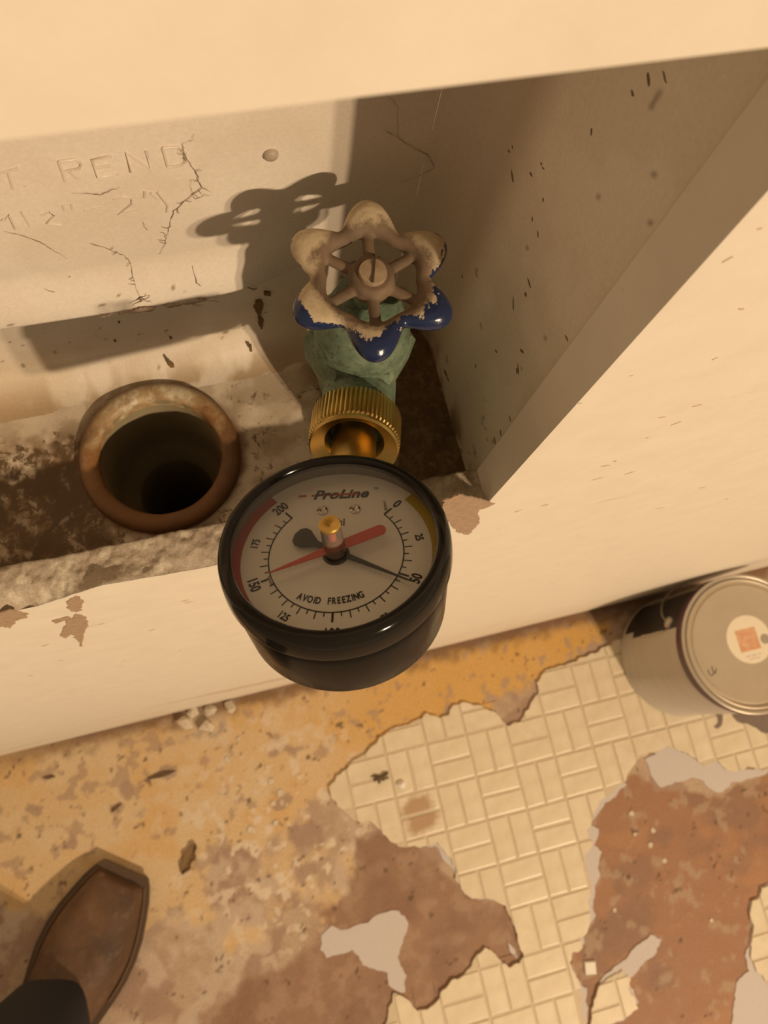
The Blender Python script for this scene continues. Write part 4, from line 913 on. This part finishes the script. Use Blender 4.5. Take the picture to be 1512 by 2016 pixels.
def shard(name, key, r, h, mat, label, group=None, sides=6, sx=1.0, rot=0.0, z0=.0006, cat='debris'):
    x, y = D['chips'][key]
    lo = []; n = sides
    for k in range(n):
        a = 2 * PI * k / n + random.uniform(-.25, .25) * (sides != 4) + (PI / 4 if sides == 4 else 0); q_ = r * (random.uniform(.75, 1.15) if sides != 4 else 1)
        lo.append((q_ * math.cos(a) * sx, q_ * math.sin(a)))
    M_ = Matrix.Translation((x, y, 0)) @ Matrix.Rotation(rot, 4, 'Z')
    o = MB().prism(lo, z0, z0 + h, M_, .15).build(name, mat, None)
    return tag(o, label, cat, group)
def rock(name, key, r, mat, label, flat=.7, z0=.0004):
    x, y = D['chips'][key]; bm = bmesh.new()
    for k in range(16):
        v = Vector((random.gauss(0, 1), random.gauss(0, 1), random.gauss(0, 1))).normalized() * r * random.uniform(.75, 1.1)
        bm.verts.new((x + v.x * random.uniform(.85, 1.15), y + v.y, max(z0, z0 + flat * r * .75 + v.z * flat)))
    bmesh.ops.convex_hull(bm, input=bm.verts); bmesh.ops.delete(bm, geom=[v for v in bm.verts if not v.link_faces], context='VERTS')
    me = bpy.data.meshes.new(name); bm.to_mesh(me); bm.free(); me.materials.append(mat)
    return tag(link(name, me), label, 'debris')
M_PL = plain('white_plaster', (.62, .53, .41), .9, 0, .35, 220, .6); M_WOOD = plain('dark_splinter', (.12, .075, .035), .8, 0, .3, 300)
M_WHITE = plain('clean_white_chip', (.80, .76, .68), .6, 0, .06, 200)
shard('square_chip', 'sq', .0125, .004, M_WHITE, 'square white chip lying in the gap between torn vinyl pieces', None, 4, 1.0, math.radians(-12), .0004)
for k, r, t in (('c1', .0125, 'largest white plaster crumb near the foot of the wall'), ('c2', .0115, 'white plaster crumb right beside the largest one near the wall'), ('c3', .0095, 'plaster crumb tucked against the wall behind the largest crumb'), ('c4', .010, 'plaster crumb against the wall between its neighbours'), ('c5', .011, 'grey plaster crumb at the wall, rightmost of the crumbs')):
    rock('plaster_crumb', k, r, M_PL, t)
ORD = ('nearest', 'second nearest', 'third nearest', 'fourth nearest', 'fifth nearest', 'sixth nearest', 'farthest')
for n_, k in enumerate(sorted(('f1', 'f2', 'f3', 'f4', 'f5', 'f6', 'f7'), key=lambda k: -D['chips'][k][1])):
    shard('paint_flake', k, random.uniform(.0035, .0068), .0008, M_PL, 'small white paint flake on the yellow floor, %s to the wall of its seven' % ORD[n_] if n_ < 6 else 'small white paint flake on the yellow floor, farthest from the wall of its seven', 'white flakes on the yellow floor', 6)
for n_, k in enumerate(sorted(('w1', 'w2', 'w3', 'w4', 'w5', 'w6', 'w7'), key=lambda k: -D['chips'][k][1])):
    shard('paint_flake', k, random.uniform(.003, .0055), .0008, M_PL, 'tiny white flake on reddish floor, %s to the wall of its seven' % ORD[n_] if n_ < 6 else 'tiny white flake on reddish floor, farthest from the wall of its seven', 'white flakes on the brown floor', 5)
shard('splinter', 'tw1', .0225, .002, M_WOOD, 'long dark splinter on the yellow floor above the boot', None, 8, 1.0, math.radians(-8))
for o in [bpy.data.objects['splinter']]:
    x, y = D['chips']['tw1']
    for v in o.data.vertices: v.co.y = y + (v.co.y - y) * .16
for key, lab, r, ang in (('tw2', 'short dark splinter slanting on the yellow floor toward the boot', .010, 25), ('tw3', 'stubby dark splinter near the left edge of the yellow floor', .009, -5)):
    o = shard('splinter', key, r, .002, M_WOOD, lab, None, 8, 1.0, 0); x, y = D['chips'][key]
    for v in o.data.vertices:
        v.co.y = y + (v.co.y - y) * .25
    c_, s_ = math.cos(math.radians(ang)), math.sin(math.radians(ang))
    for v in o.data.vertices: dx, dy = v.co.x - x, v.co.y - y; v.co.x = x + dx * c_ - dy * s_; v.co.y = y + dx * s_ + dy * c_
# curled brown leaf scrap
x, y = D['chips']['leaf']
def leaf(u, v):
    t = u * 2 - 1; wv = (1 - t * t) ** .7 * (.0075 + .0025 * math.sin(t * 9)); a = math.radians(55)
    lx, ly = t * .021, (v * 2 - 1) * wv; zc_ = .0012 + .004 * (v * 2 - 1) ** 2 + .001 * t
    return (x + lx * math.cos(a) - ly * math.sin(a), y + lx * math.sin(a) + ly * math.cos(a), zc_)
lf_ = MB().grid(12, 7, leaf).build('leaf_scrap', plain('brown_leaf', (.20, .12, .05), .8, 0, .3, 200), None, 180); tag(lf_, 'curled brown leaf scrap on the floor above the boot', 'leaf')
so = lf_.modifiers.new('thickness', 'SOLIDIFY'); so.thickness = .0006
x, y = D['chips']['bug']
bgm = MB()
for k in range(7):
    a = random.uniform(0, 2 * PI); L = random.uniform(.008, .016); bgm.tube([(x, y, .0055), (x + L * .5 * math.cos(a), y + L * .5 * math.sin(a), .0072), (x + L * math.cos(a), y + L * math.sin(a) * .6, .0050)], [.0016, .0012, .0005], 5)
bgm.tube([(x - .010, y - .002, .0058), (x, y, .0066), (x + .012, y + .003, .0058)], [.0015, .003, .0016], 7)
tag(bgm.build('debris_tuft', M_WOOD, None, 180), 'dark tuft of debris on the cream brick vinyl', 'debris')
rock('plaster_crumb', 'wch', .007, M_WHITE, 'white crumb beside the dark tuft on the cream vinyl', .7, .0040)
